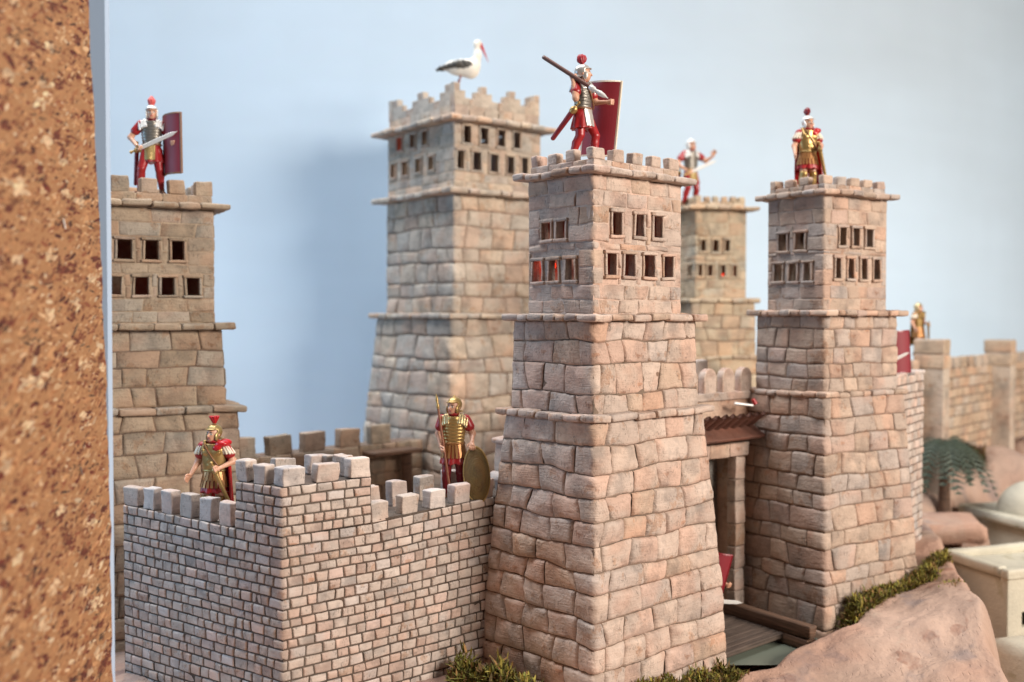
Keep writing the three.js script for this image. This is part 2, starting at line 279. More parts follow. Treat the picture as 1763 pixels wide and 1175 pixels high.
// low parapet course with merlons; steps > 0 gives stepped merlons
function battlement(parent, mats, a, b, y, hp, hm, th, n, fill, stepped) {
  const sideBlocks = (len, place, count, trim) => {
    const L = len - trim * 2; for (let i = 0; i < count; i++) { const w = L / count - 0.0006; part('parapet_block', place(-L / 2 + L * (i + 0.5) / count, clayBox(w, hp, th, 0.0011, 0.0004), y), mats[Math.floor(rnd() * mats.length)], parent); }
  };
  const front = (s) => (u, g, yy) => moved(g, u, yy, s * (b - th / 2)), side = (s) => (u, g, yy) => moved(g.rotateY(Math.PI / 2), s * (a - th / 2), yy, u);
  for (const s of [1, -1]) { sideBlocks(2 * a, front(s), n[2] || 5, 0); sideBlocks(2 * b, side(s), n[3] || 4, th + 0.0003); }
  const merlon = (w, half) => {
    if (!stepped) return clayBox(w, hm * rr(0.92, 1.06), th, 0.0016, 0.0007);
    const st = hm / 3, sw = w / 5, s = new THREE.Shape(), J = () => rr(-0.0006, 0.0006);
    const pts = half === 0 ? [[-2.5, 0], [-2.5, 1], [-1.5, 1], [-1.5, 2], [-0.5, 2], [-0.5, 3], [0.5, 3], [0.5, 2], [1.5, 2], [1.5, 1], [2.5, 1], [2.5, 0]]
      : half > 0 ? [[-0.5, 0], [-0.5, 3], [0.4, 3], [0.4, 2], [1.3, 2], [1.3, 1], [2.2, 1], [2.2, 0]] : [[-2.2, 0], [-2.2, 1], [-1.3, 1], [-1.3, 2], [-0.4, 2], [-0.4, 3], [0.5, 3], [0.5, 0]];
    pts.forEach(([x, yy], i) => (i ? s.lineTo(x * sw + J(), yy * st + J()) : s.moveTo(x * sw + J(), yy * st + J())));
    const g = new THREE.ExtrudeGeometry(s, { depth: th - 0.0012, bevelEnabled: true, bevelSize: 0.0006, bevelThickness: 0.0006, bevelSegments: 1 }); g.translate(0, 0, -(th - 0.0012) / 2);
    const uv = g.attributes.uv; for (let i = 0; i < uv.count; i++) uv.setXY(i, uv.getX(i) * UVS, uv.getY(i) * UVS); return g;
  };
  const put = (g, place) => part('merlon', place(g), mats[Math.floor(rnd() * mats.length)], parent);
  const nf = n[0], ns = n[1], wf = 2 * a / (nf + (nf - 1) * fill), ws = 2 * b / (ns + (ns - 1) * fill), yy = y + hp - 0.0004;
  for (const s of [1, -1]) {
    for (let i = 0; i < nf; i++) {
      const half = stepped ? (i === 0 ? 1 : i === nf - 1 ? -1 : 0) : 0;
      if (stepped) { const W = 2 * a / (nf - 1); const u = half > 0 ? -a + W / 10 : half < 0 ? a - W / 10 : -a + i * W; put(merlon(W * 0.94, half), (g) => moved(g, u, yy, s * (b - th / 2))); }
      else put(merlon(wf * rr(0.93, 1.04), 0), (g) => moved(g, -a + wf / 2 + i * wf * (1 + fill), yy + rr(-0.0003, 0.0003), s * (b - th / 2), rr(-0.04, 0.04)));
    }
    for (let i = stepped ? 0 : 1; i < (stepped ? ns : ns - 1); i++) {
      const half = stepped ? (i === 0 ? 1 : i === ns - 1 ? -1 : 0) : 0;
      if (stepped) { const bb = b - th - 0.0004, W = 2 * bb / (ns - 1), u = half > 0 ? -bb + W / 10 : half < 0 ? bb - W / 10 : -bb + i * W; put(merlon(W * 0.94, half * 1), (g) => moved(g.rotateY(-Math.PI / 2), s * (a - th / 2), yy, u)); }
      else put(merlon(ws * rr(0.93, 1.04), 0), (g) => moved(g.rotateY(Math.PI / 2), s * (a - th / 2), yy + rr(-0.0003, 0.0003), -b + ws / 2 + i * ws * (1 + fill), rr(-0.04, 0.04)));
    }
  }
}
// hollow window storey: four wall slabs with real openings, framed windows, stones between
function storey(parent, mats, wx, wz, e, y0, y1, wins, opt) {
  const a = wx / 2 + e, b = wz / 2 + e, th = 0.006;
  const slab = (half, list) => {
    const s = new THREE.Shape(); s.moveTo(-half, y0); s.lineTo(half, y0); s.lineTo(half, y1); s.lineTo(-half, y1); s.closePath();
    for (const w of list) for (const [x0, x1] of w.xs) { const h = new THREE.Path(); h.moveTo(x0, w.y0); h.lineTo(x0, w.y1); h.lineTo(x1, w.y1); h.lineTo(x1, w.y0); h.closePath(); s.holes.push(h); }
    const g = new THREE.ExtrudeGeometry(s, { depth: th, bevelEnabled: false }); g.translate(0, 0, -th); const uv = g.attributes.uv; for (let i = 0; i < uv.count; i++) uv.setXY(i, uv.getX(i) * UVS, uv.getY(i) * UVS); return g;
  };
  const F = wins.front || [], Lw = wins.left || [];
  part('wall_panel', moved(slab(a, F), 0, 0, b), mats[0], parent);
  part('wall_panel', moved(slab(a, []), 0, 0, -b + th), mats[0], parent);
  part('wall_panel', moved(slab(b - th - 0.0002, Lw), -a, 0, 0, -Math.PI / 2), mats[1], parent);
  part('wall_panel', moved(slab(b - th - 0.0002, []), a, 0, 0, Math.PI / 2), mats[1], parent);
  const S = towerSurface(wx, wz, () => e), o = { T: 0.0012, bevel: 0.0016, bulge: 0.25, rough: 0.0009, gap: 0.0006, len: 0.026, wob: 0.0008, ...opt };
  const fr = 0.0036, blocked = (p, q) => {
    const l = [];
    for (const w of Lw) if (w.y1 + fr > p + 0.001 && w.y0 - fr < q - 0.001) for (const [x0, x1] of w.xs) l.push([(x0 - fr + b) / (2 * b), (x1 + fr + b) / (2 * b)]);
    for (const w of F) if (w.y1 + fr > p + 0.001 && w.y0 - fr < q - 0.001) for (const [x0, x1] of w.xs) l.push([1 + (x0 - fr + a) / (2 * a), 1 + (x1 + fr + a) / (2 * a)]);
    return l;
  };
  lay(courses(S, 0, 2, o.beds, o, blocked), mats, parent);
  part('rear_stones', merge(courses(S, 2, 4, o.beds, { ...o, cell: 0.02 })), mats[2], parent, 'stuff');
  const frame = (place, w) => {
    for (const [x0, x1] of w.xs) {
      const win = new THREE.Group(); win.name = 'window'; parent.add(win); const ww = x1 - x0, hh = w.y1 - w.y0, pr = () => rr(0.0042, 0.0052), pick = () => mats[Math.floor(rnd() * mats.length)];
      const jw = rr(0.0021, 0.0027), tn = (g, x, y, d) => place(g.translate(x, y, d / 2 - 0.0018), rr(-0.0002, 0.0002));
      let d = pr(); part('lintel', tn(clayBox(ww + 2 * jw + 0.0022, rr(0.0026, 0.0033), d, 0.001, 0.0005), (x0 + x1) / 2 + rr(-0.0003, 0.0003), w.y1 - 0.0003, d), pick(), win);
      d = pr(); part('sill', tn(clayBox(ww + 2 * jw + 0.0022, rr(0.0027, 0.0033), d, 0.001, 0.0005), (x0 + x1) / 2 + rr(-0.0003, 0.0003), w.y0 - 0.0029, d), pick(), win);
      for (const s of [-1, 1]) { d = pr() - 0.0008; part('jamb', tn(clayBox(jw, hh, d, 0.001, 0.0005), (s < 0 ? x0 : x1) + s * (jw / 2 - 0.0003), w.y0, d), pick(), win); }
    }
  };
  for (const w of F) frame((g, j) => g.translate(0, j, b), w);
  for (const w of Lw) frame((g, j) => g.translate(0, j, a).rotateY(-Math.PI / 2), w);
}
const mm = (list, dx = 0) => list.map(([p, q]) => [(p + dx) / 1000, (q + dx) / 1000]);
function eFrom(levels) { return (y) => { for (let i = 0; i < levels.length - 1; i++) if (y <= levels[i + 1][0]) return mix(levels[i][1], levels[i + 1][1], clamp((y - levels[i][0]) / (levels[i + 1][0] - levels[i][0]), 0, 1)); return levels[levels.length - 1][1]; }; }
function section(parent, mats, wx, wz, levels, rowH, opt, beds) {
  part('core', frustum(wx, wz, levels), M.joint, parent);
  const S = towerSurface(wx, wz, eFrom(levels)), B = beds || rowsBetween(levels[0][0], levels[levels.length - 1][0], rowH);
  lay(courses(S, 0, 2, B, opt), mats, parent); part('rear_stones', merge(courses(S, 2, 4, B, { ...opt, cell: 0.03 })), mats[2], parent, 'stuff');
}
function tower(spec) {
  seed(spec.seed);
  const t = thing('stone_tower', spec.label, 'tower', [spec.cen[0], 0, -spec.cen[1]], Math.PI / 2 - spec.phi * Math.PI / 180);
  for (const s of spec.sections) section(t, spec.mats, spec.wx, spec.wz, s.levels, s.row, s.opt, s.beds);
  const u = spec.upper; storey(t, spec.mats, spec.wx, spec.wz, u.e, u.y0, u.y1, u.wins, { beds: u.beds, ...u.opt });
  for (const c of spec.cornices) cornice(t, spec.mats, spec.wx, spec.wz, c.eIn, c.eOut, c.y, c.th, c.n);
  const a = spec.wx / 2 + u.e + spec.bat.e, b = spec.wz / 2 + u.e + spec.bat.e;
  part('roof_slab', clayBox(2 * a - 0.001, 0.006, 2 * b - 0.001, 0.001, 0.0002).translate(0, spec.floor - 0.006, 0), spec.mats[0], t);
  battlement(t, spec.mats, a, b, spec.bat.y, spec.bat.hp, spec.bat.hm, spec.bat.th, spec.bat.n, spec.bat.fill, spec.bat.stepped);
  if (spec.lamp) for (const [x, y, z, pw] of spec.lamp) {
    const b2 = part('lamp_bulb', new THREE.SphereGeometry(0.0035, 16, 10).translate(x, y, z), spec.bulb || (M.bulb ||= new THREE.MeshStandardMaterial({ color: lin(0.3, 0.01, 0.005), emissive: lin(1, 0.035, 0.01), emissiveIntensity: 2.2 })), t); b2.userData.label = 'small glowing red lamp behind the windows';
    const pl = new THREE.PointLight(new THREE.Color(1, 0.05, 0.015), pw, 1, 2); pl.position.set(x, y, z); pl.castShadow = true; pl.shadow.radius = 0.15; t.add(pl);
  }
  return t;
}
const nearTower = tower({
  seed: 21, label: 'nearest tall pinkish stone tower, sharp in focus, spear soldier on its roof', cen: [0.0841, 0.9415], phi: 48, wx: 0.1344, wz: 0.0984, mats: M.near,
  sections: [
    { levels: [[-0.03, 0.0210], [0.0414, 0.0180], [0.1333, 0.0116], [0.2077, 0.0048], [0.2135, 0.0042]], row: 0.0197, opt: { T: 0.0028, bevel: 0.0030, bulge: 0.26, rough: 0.0016, len: 0.031, wob: 0.0024, slant: 0.16, cell: 0.0042 } },
    { levels: [[0.2185, 0.0012], [0.2965, -0.0006]], row: 0.0178, opt: { T: 0.0018, bevel: 0.0022, bulge: 0.22, rough: 0.0013, len: 0.027, wob: 0.0016, slant: 0.15, cell: 0.0042 } }],
  upper: { e: -0.0098, y0: 0.3012, y1: 0.4200, beds: [0.3025, 0.3145, 0.3270, 0.3420, 0.3570, 0.3630, 0.3780, 0.3935, 0.4060, 0.4190], opt: { rough: 0.0013, cell: 0.0045 },
    wins: { front: [{ y0: 0.3695, y1: 0.3890, xs: mm([[-35.1, -23.4], [-5.8, 5.5], [18.8, 30.5]]) }, { y0: 0.3350, y1: 0.3540, xs: mm([[-41.8, -30.4], [-19.4, -6.7], [6.4, 19.6], [33.2, 45.5]]) }],
      left: [{ y0: 0.3668, y1: 0.3825, xs: mm([[-21, -10.7], [-2.5, 7.1]]) }, { y0: 0.3310, y1: 0.3492, xs: mm([[-32.4, -21.9], [-12.3, -1.6], [8.2, 19]]) }] } },
  cornices: [{ eIn: 0.002, eOut: 0.0125, y: 0.2128, th: 0.0062, n: [6, 5] }, { eIn: -0.008, eOut: 0.0078, y: 0.2962, th: 0.0062, n: [6, 5] }, { eIn: -0.009, eOut: 0.0012, y: 0.4195, th: 0.0060, n: [5, 4] }],
  floor: 0.4325, bat: { e: -0.0008, y: 0.4255, hp: 0.0068, hm: 0.0108, th: 0.0085, n: [5, 4, 5, 4], fill: 0.72 },
  lamp: [[-0.040, 0.3455, -0.0275, 0.00045], [0.012, 0.335, 0.0, 0.0004]],
});
tower({
  seed: 34, label: 'right-hand stone tower with gold armoured commander on top, beside the gate', cen: [0.3404, 1.1309], phi: 56, wx: 0.1181, wz: 0.0914, mats: M.east,
  sections: [
    { levels: [[-0.03, 0.0190], [0.0364, 0.0152], [0.2096, 0.0056], [0.2180, 0.0050]], row: 0.0185, opt: { T: 0.0023, bevel: 0.0026, bulge: 0.24, rough: 0.0014, len: 0.029, wob: 0.002, slant: 0.12 } },
    { levels: [[0.2220, 0.0002], [0.3010, -0.0006]], row: 0.0165, opt: { T: 0.0020, bevel: 0.003, rough: 0.0012, len: 0.025, wob: 0.0013 } }],
  upper: { e: -0.0083, y0: 0.3055, y1: 0.4250, beds: [0.3065, 0.3185, 0.3320, 0.3480, 0.3645, 0.3680, 0.3820, 0.3965, 0.4110, 0.4240],
    wins: { front: [{ y0: 0.3740, y1: 0.3925, xs: mm([[-27.2, -17.2], [-6.8, 3.8], [14.9, 26.9]]) }, { y0: 0.3395, y1: 0.3610, xs: mm([[-34, -25.4], [-13.2, -4.6], [7.6, 16.5], [29.2, 38.9]]) }],
      left: [{ y0: 0.3700, y1: 0.3880, xs: mm([[-20.9, -10.6], [1.7, 13.5]]) }, { y0: 0.3375, y1: 0.3562, xs: mm([[-27.6, -16.5], [-7.3, 3.4], [12.7, 22.2]]) }] } },
  cornices: [{ eIn: 0.001, eOut: 0.0090, y: 0.2170, th: 0.0058, n: [7, 5] }, { eIn: -0.007, eOut: 0.0088, y: 0.3008, th: 0.0060, n: [8, 5] }, { eIn: -0.008, eOut: 0.0022, y: 0.4248, th: 0.0058, n: [6, 4] }],
  floor: 0.4260, bat: { e: -0.0008, y: 0.4306, hp: 0.0062, hm: 0.0092, th: 0.0075, n: [5, 4, 5, 3], fill: 0.55 },
});
tower({
  seed: 55, label: 'tallest stone keep at the back, with stepped merlons and a stork', cen: [-0.0671, 1.4429], phi: 52, wx: 0.164, wz: 0.1839, mats: M.keep,
  sections: [
    { levels: [[-0.02, 0.0250], [0.1591, 0.0122], [0.2980, -0.0004]], row: 0.0245, opt: { T: 0.0032, bevel: 0.0038, bulge: 0.34, rough: 0.0016, len: 0.037, wob: 0.0024, slant: 0.12 } },
    { levels: [[0.3030, -0.0098], [0.4570, -0.0100]], row: 0.0215, opt: { T: 0.0024, bevel: 0.0040, rough: 0.0014, len: 0.034, wob: 0.0018 } }],
  upper: { e: -0.0112, y0: 0.4610, y1: 0.5490, beds: [0.4625, 0.4740, 0.4850, 0.5000, 0.5170, 0.5205, 0.5340, 0.5490], opt: { len: 0.031 },
    wins: { front: [{ y0: 0.5235, y1: 0.5450, xs: mm([[-57.2, -46.2], [-30.4, -18.6], [-2.2, 9.9], [24.1, 35]]) }, { y0: 0.4895, y1: 0.5125, xs: mm([[-67.3, -57], [-42.9, -29.6], [-15, -1.8], [13.3, 24.5], [37.7, 48.7]]) }],
      left: [{ y0: 0.5270, y1: 0.5455, xs: mm([[-56.9, -42.9], [-22.9, -10.1], [7.2, 19.1]]) }, { y0: 0.4925, y1: 0.5105, xs: mm([[-71.7, -60], [-43.3, -29], [-9.2, 4.6], [22.1, 34.8]]) }] } },
  cornices: [{ eIn: -0.009, eOut: 0.0105, y: 0.2972, th: 0.0068, n: [7, 7] }, { eIn: -0.0105, eOut: 0.0072, y: 0.4564, th: 0.0070, n: [7, 7] }, { eIn: -0.0105, eOut: 0.0072, y: 0.5486, th: 0.0066, n: [8, 8] }],
  floor: 0.5717, bat: { e: -0.0006, y: 0.5552, hp: 0.0165, hm: 0.0270, th: 0.0090, n: [4, 3, 6, 6], fill: 0.5, stepped: true },
  lamp: [[-0.055, 0.535, -0.045, 0.0002]],
});
tower({
  seed: 89, label: 'left beige stone tower half hidden by the cork panel, swordsman on its roof', cen: [-0.3871, 1.0868], phi: 60, wx: 0.1393, wz: 0.12, mats: M.west,
  sections: [
    { levels: [[-0.03, 0.0235], [0.1178, 0.0158], [0.2050, 0.0115]], row: 0.0215, opt: { T: 0.0028, bevel: 0.0032, bulge: 0.3, rough: 0.0015, len: 0.034, wob: 0.002 } },
    { levels: [[0.2100, 0.0028], [0.2880, -0.0006]], row: 0.0195, opt: { T: 0.0020, bevel: 0.003, rough: 0.0013, len: 0.031, wob: 0.0016 } }],
  upper: { e: -0.0063, y0: 0.2920, y1: 0.4090, beds: [0.2935, 0.3050, 0.3180, 0.3300, 0.3425, 0.3525, 0.3660, 0.3800, 0.3940, 0.4085], opt: { len: 0.032 },
    wins: { front: [{ y0: 0.3567, y1: 0.3760, xs: mm([[-56, -43], [-30.6, -17], [-4.5, 8.3], [21.1, 33.5]]) }, { y0: 0.3216, y1: 0.3395, xs: mm([[-60, -50], [-38.8, -27], [-14.3, -1.4], [10.9, 23.4], [35.6, 48.4]]) }] } },
  cornices: [{ eIn: 0.002, eOut: 0.0205, y: 0.2040, th: 0.0066, n: [6, 5] }, { eIn: -0.006, eOut: 0.0120, y: 0.2868, th: 0.0066, n: [6, 5] }, { eIn: -0.006, eOut: 0.0085, y: 0.4085, th: 0.0062, n: [6, 5] }],
  floor: 0.4225, bat: { e: -0.0008, y: 0.4147, hp: 0.0085, hm: 0.0160, th: 0.0110, n: [5, 4, 5, 4], fill: 0.62 },
  lamp: [[-0.02, 0.316, 0.01, 0.00025]],
});
tower({
  seed: 13, label: 'small yellowish stone tower far behind, between the two gate towers', cen: [0.2832, 1.4974], phi: 76, wx: 0.0989, wz: 0.0944, mats: M.rear,
  sections: [
    { levels: [[-0.02, 0.01416], [0.241, 0.00118]], row: 0.02183, opt: { T: 0.0022, bevel: 0.0034, rough: 0.0012, len: 0.032 } },
    { levels: [[0.24454, -0.00118], [0.32006, -0.00236]], row: 0.02006, opt: { T: 0.0018, bevel: 0.003, rough: 0.0012, len: 0.029 } }],
  upper: { e: -0.0112, y0: 0.32478, y1: 0.44868, opt: { len: 0.030 }, beds: [0.32596, 0.33894, 0.35074, 0.36372, 0.37788, 0.38496, 0.39794, 0.41328, 0.43098, 0.44809],
    wins: { front: [{ y0: 0.39074, y1: 0.40714, xs: mm([[-30.7, -23.4], [-12.6, -4.1], [5.9, 13.2]]) }, { y0: 0.35652, y1: 0.3721, xs: mm([[-34.8, -28.3], [-19.9, -12.9], [-0.6, 7.0], [17.5, 24.1]]) }],
      left: [{ y0: 0.35652, y1: 0.3721, xs: mm([[14.2, 22.4]]) }] } },
  cornices: [{ eIn: -0.00118, eOut: 0.0059, y: 0.23982, th: 0.0059, n: [5, 4] }, { eIn: -0.00944, eOut: 0.00472, y: 0.31912, th: 0.006372, n: [5, 4] }, { eIn: -0.01062, eOut: 0.00354, y: 0.44809, th: 0.0059, n: [5, 4] }],
  floor: 0.45694, bat: { e: -0.0008, y: 0.45387, hp: 0.0065, hm: 0.008, th: 0.0082, n: [6, 5, 4, 4], fill: 0.5 },
  lamp: [[0.017, 0.359, 0.012, 0.0002]],
});

// ------------------------------------------------------------------ painted sky behind the display
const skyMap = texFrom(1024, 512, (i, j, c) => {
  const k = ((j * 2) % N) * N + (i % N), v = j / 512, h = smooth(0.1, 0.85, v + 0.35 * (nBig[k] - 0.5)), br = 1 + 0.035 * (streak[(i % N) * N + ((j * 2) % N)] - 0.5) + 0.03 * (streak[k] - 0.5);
  c[0] = br * mix(0.60, 0.365, h); c[1] = br * mix(0.77, 0.43, h); c[2] = br * mix(0.93, 0.485, h);  // blue-to-grey sky hue; the brightness ramp counters ceiling lamp falloff in the colour
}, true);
{
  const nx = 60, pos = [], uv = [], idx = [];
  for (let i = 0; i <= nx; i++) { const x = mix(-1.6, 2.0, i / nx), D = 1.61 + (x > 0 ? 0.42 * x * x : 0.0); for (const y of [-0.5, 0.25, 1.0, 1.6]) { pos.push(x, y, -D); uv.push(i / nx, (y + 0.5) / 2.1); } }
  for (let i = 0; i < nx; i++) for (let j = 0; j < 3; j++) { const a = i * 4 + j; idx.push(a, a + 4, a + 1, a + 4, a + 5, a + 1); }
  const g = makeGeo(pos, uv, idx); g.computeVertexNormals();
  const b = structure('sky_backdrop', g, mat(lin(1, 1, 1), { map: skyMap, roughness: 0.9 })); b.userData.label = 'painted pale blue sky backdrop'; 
}

// ------------------------------------------------------------------ crenellated brick walls
const brickOpt = { gap: 0.0011, T: 0.0015, bevel: 0.0012, bulge: 0.12, rough: 0.0009, cell: 0.005, len: 0.0126, wob: 0.0007, slant: 0.07, warp: 0.00025 };
function prism(poly, yLo, yHi) {                      // closed block over a plan polygon [x, z]; yHi may be a function of the corner
  const n = poly.length, pos = [], uv = [], idx = [], top = (i) => (typeof yHi === 'function' ? yHi(i) : yHi);
  for (let i = 0; i < n; i++) { const j = (i + 1) % n, b = pos.length / 3, l = Math.hypot(poly[j][0] - poly[i][0], poly[j][1] - poly[i][1]); pos.push(poly[i][0], yLo, poly[i][1], poly[j][0], yLo, poly[j][1], poly[j][0], top(j), poly[j][1], poly[i][0], top(i), poly[i][1]); uv.push(0, yLo * UVS, l * UVS, yLo * UVS, l * UVS, top(j) * UVS, 0, top(i) * UVS); idx.push(b, b + 1, b + 2, b, b + 2, b + 3); }
  const sh = THREE.ShapeUtils.triangulateShape(poly.map((p) => new THREE.Vector2(p[0], p[1])), []);
  for (const up of [true, false]) { const b = pos.length / 3; poly.forEach((p, i) => { pos.push(p[0], up ? top(i) : yLo, p[1]); uv.push(p[0] * UVS, p[1] * UVS); }); for (const f of sh) idx.push(b + f[0], b + f[1], b + f[2]); }
  const g = makeGeo(pos, uv, idx).toNonIndexed(); g.computeVertexNormals();
  return g;
}
const W = (X, D) => [X, -D];
const merlonAt = (parent, mats, S, t, y, inset, w, h, d, turn = 0) => {
  const p = S.at(t, y, -inset), k = Math.floor(t), s = S.seg[k];
  part('merlon', moved(clayBox(w, h, d, 0.0013, 0.0008), p[0], y, p[2], Math.atan2(s.nx, s.nz) + turn, rr(-0.03, 0.03), rr(-0.03, 0.03)), mats[Math.floor(rnd() * mats.length)], parent);
};
{
  seed(144);
  const w = thing('brick_wall', 'small-brick corner wall with square merlon turret in the left foreground', 'wall');
  const C = W(-0.1765, 0.80), Lp = W(-0.344, 0.9218), Rp = W(0.0, 0.9535), S = pathSurface([Lp, C, Rp]);
  const topL = 0.138, topAt = (t) => (t <= 1 ? mix(0.134, 0.130, t) : mix(0.1305, 0.139, clamp((t - 1.36) / 0.6, 0, 1)));
  const t0 = 0.735, t1 = 1.345, yT = 0.1690;
  // cores
  const off = (t, d) => { const p = S.at(t, 0, d); return [p[0], p[2]]; };
  part('core', prism([off(0, 0), off(1 - 1e-9 - 0.0001, 0), C, off(1.0001, 0), off(1.999, 0), off(1.999, -0.046), off(1.15, -0.046), [C[0] + 0.004, C[1] - 0.06], off(0.80, -0.010), off(0, -0.010)].filter((p, i) => i !== 1 && i !== 3), -0.03, (i) => [topAt(0), topAt(0.99), topAt(1.99), topAt(1.99), topAt(1.1), topAt(1), topAt(0.8), topAt(0)][i] - 0.0006), M.brickJoint, w);
  part('walkway', prism([off(0, -0.0104), off(0.80, -0.0104), off(0.82, -0.055), off(0, -0.055)], -0.03, 0.119), M.brick[2], w);
  const cL = off(t0, 0), cR = off(t1, 0), depthL = [cL[0] + (cR[0] - C[0]), cL[1] + (cR[1] - C[1])];
  part('turret_core', prism([cL, C, cR, depthL], 0.1285, yT - 0.0006), M.brickJoint, w);
  const beds = rowsBetween(-0.03, 0.132, 0.0083, 0.07), nB = beds.length - 1, f = beds.map((b) => (b + 0.03) / 0.162);
  const main = courses(S, 0.002, 1.998, beds, brickOpt, null, (r, t) => -0.03 + f[r] * (topAt(t) + 0.03));
  const tb = [0, 0.2, 0.4, 0.6, 0.8, 1], tur = courses(S, t0, t1, [0.1305, 0.138, 0.146, 0.1535, 0.161, yT], { ...brickOpt, len: 0.0128 }, null, (r, t) => mix(topAt(t), yT, tb[r]));
  lay([...main, ...tur], M.brick, w, 'brick');
  const back = pathSurface([cR, depthL, cL]); part('rear_bricks', merge(courses(back, 0.0, 2.0, [0.132, 0.142, 0.151, 0.160, yT], { ...brickOpt, cell: 0.02 })), M.brick[1], w, 'stuff');
  const rearFace = pathSurface([off(1.999, -0.046), off(1.32, -0.046)]); part('rear_bricks', merge(courses(rearFace, 0, 1, rowsBetween(0.05, 0.130, 0.01), { ...brickOpt, cell: 0.02 })), M.brick[1], w, 'stuff');
  // turret merlons: front right, front left, back edges
  const put = (t, wd, h = 0.0158) => merlonAt(w, M.brick, S, t, yT - 0.0004, 0.0058, wd, h * rr(0.94, 1.05), 0.0112);
  merlonAt(w, M.brick, S, 1.0440, yT - 0.0004, 0.0072, 0.0195, 0.0146, 0.0150); put(1.178, 0.0205); put(1.305, 0.0185, 0.0165);
  put(0.868, 0.0142, 0.0150); put(0.765, 0.0135, 0.0165);
  const putB = (t, wd) => merlonAt(w, M.brick, back, t, yT - 0.0004, 0.0058, wd, 0.0160 * rr(0.95, 1.08), 0.0112);
  putB(0.45, 0.0155); putB(0.86, 0.0165); putB(1.14, 0.0155); putB(1.52, 0.0185); 
  // merlons of the right and left wall
  for (const [t, h] of [[1.385, 0.0168], [1.515, 0.0172], [1.640, 0.0168], [1.755, 0.0168], [1.872, 0.0165]]) merlonAt(w, M.brick, S, t, topAt(t) - 0.0006, 0.0058, 0.0172, h, 0.0112);
  for (const t of [1.45, 1.575, 1.70, 1.83, 1.94]) merlonAt(w, M.brick, S, t, topAt(t) - 0.0006, 0.0405, 0.0168, 0.0225, 0.0105);
  for (const [t, h] of [[0.665, 0.019], [0.545, 0.0195], [0.42, 0.020], [0.295, 0.0195], [0.175, 0.019], [0.045, 0.0165]]) merlonAt(w, M.brick, S, t, topAt(t) - 0.0006, 0.0052, t < 0.1 ? 0.022 : 0.0152, h, 0.0098);
}
{ // wall behind the turret, between the left tower and the keep
  seed(233);
  const w = thing('back_rampart', 'dark brown rampart with wide merlons behind the turret, joining left tower to keep', 'wall');
  const S = pathSurface([W(-0.345, 1.10), W(-0.115, 1.335)]), y = 0.1435;
  const o = (t, d) => { const p = S.at(t, 0, d); return [p[0], p[2]]; };
  part('core', prism([o(0, 0), o(0.9999, 0), o(0.9999, -0.03), o(0, -0.03)], -0.02, y - 0.0005), M.joint, w);
  lay(courses(S, 0, 0.9999, rowsBetween(-0.02, y, 0.019), { T: 0.002, len: 0.03 }), M.west, w);
  for (const t of [0.215, 0.36, 0.50, 0.655, 0.80]) merlonAt(w, M.west, S, t, y - 0.0005, 0.006, 0.030, rr(0.021, 0.024), 0.012);
  const g = moved(clayBox(0.075, 0.005, 0.03, 0.0015, 0.0008), 0, 0, 0, Math.atan2(S.seg[0].nx, S.seg[0].nz)), p = S.at(0.82, 0, 0.012); part('ledge', g.translate(p[0], y - 0.012, p[2]), M.wood, w);
  const q = S.at(0.93, 0, 0.0); part('ledge_post', moved(clayBox(0.012, 0.11, 0.012, 0.002, 0.001), q[0], 0.02, q[2] + 0.02), M.wood, w);
}
{ // slender post with collars seen past the near tower's left edge
  seed(377);
  const p = W(-0.0075, 1.035), w = thing('stone_post', 'thin grey stone post with collar, just left of the nearest tower behind the spearman', 'post', [p[0], 0, p[1]], 0.7);
  let y = 0.0; for (const [h, s] of [[0.05, 0.016], [0.048, 0.0155], [0.040, 0.0145], [0.028, 0.0145]]) { part('shaft_block', clayBox(s, h, s, 0.002, 0.001).translate(0, y, 0), M.brick[Math.floor(rnd() * 5)], w); y += h - 0.0003; if (h === 0.040) { part('collar', clayBox(0.023, 0.010, 0.023, 0.003, 0.0012).translate(0, y, 0), M.brick[1], w); y += 0.0097; } }
  part('cap_slab', clayBox(0.019, 0.006, 0.019, 0.0018, 0.0008).translate(0, y, 0), M.brick[2], w);
}
{ // brick wall running back from the right-hand tower
  seed(610);
  const w = thing('brick_wall', 'pinkish small-brick wall end directly behind the right-hand tower', 'wall');
  const S = pathSurface([W(0.385, 1.105), W(0.497, 1.262), W(0.452, 1.30)]), y = 0.232;
  const o = (t, d) => { const p = S.at(t, 0, d); return [p[0], p[2]]; };
  part('core', prism([o(0, 0), [0.497, -1.262], o(1.9999, 0), W(0.34, 1.14)], -0.04, y - 0.0006), M.brickJoint, w);
  lay(courses(S, 0, 1.999, rowsBetween(-0.04, y, 0.0098, 0.12), { ...brickOpt, len: 0.0145 }), M.brick, w, 'brick');
  for (const t of [0.25, 0.5, 0.9]) part('coping_slab', moved(clayBox(0.045, 0.004, 0.02, 0.001, 0.0005), ...(() => { const p = S.at(t, 0, -0.008); return [p[0], y - 0.0006, p[2]]; })(), Math.atan2(S.seg[0].nx, S.seg[0].nz)), M.brick[1], w);
}
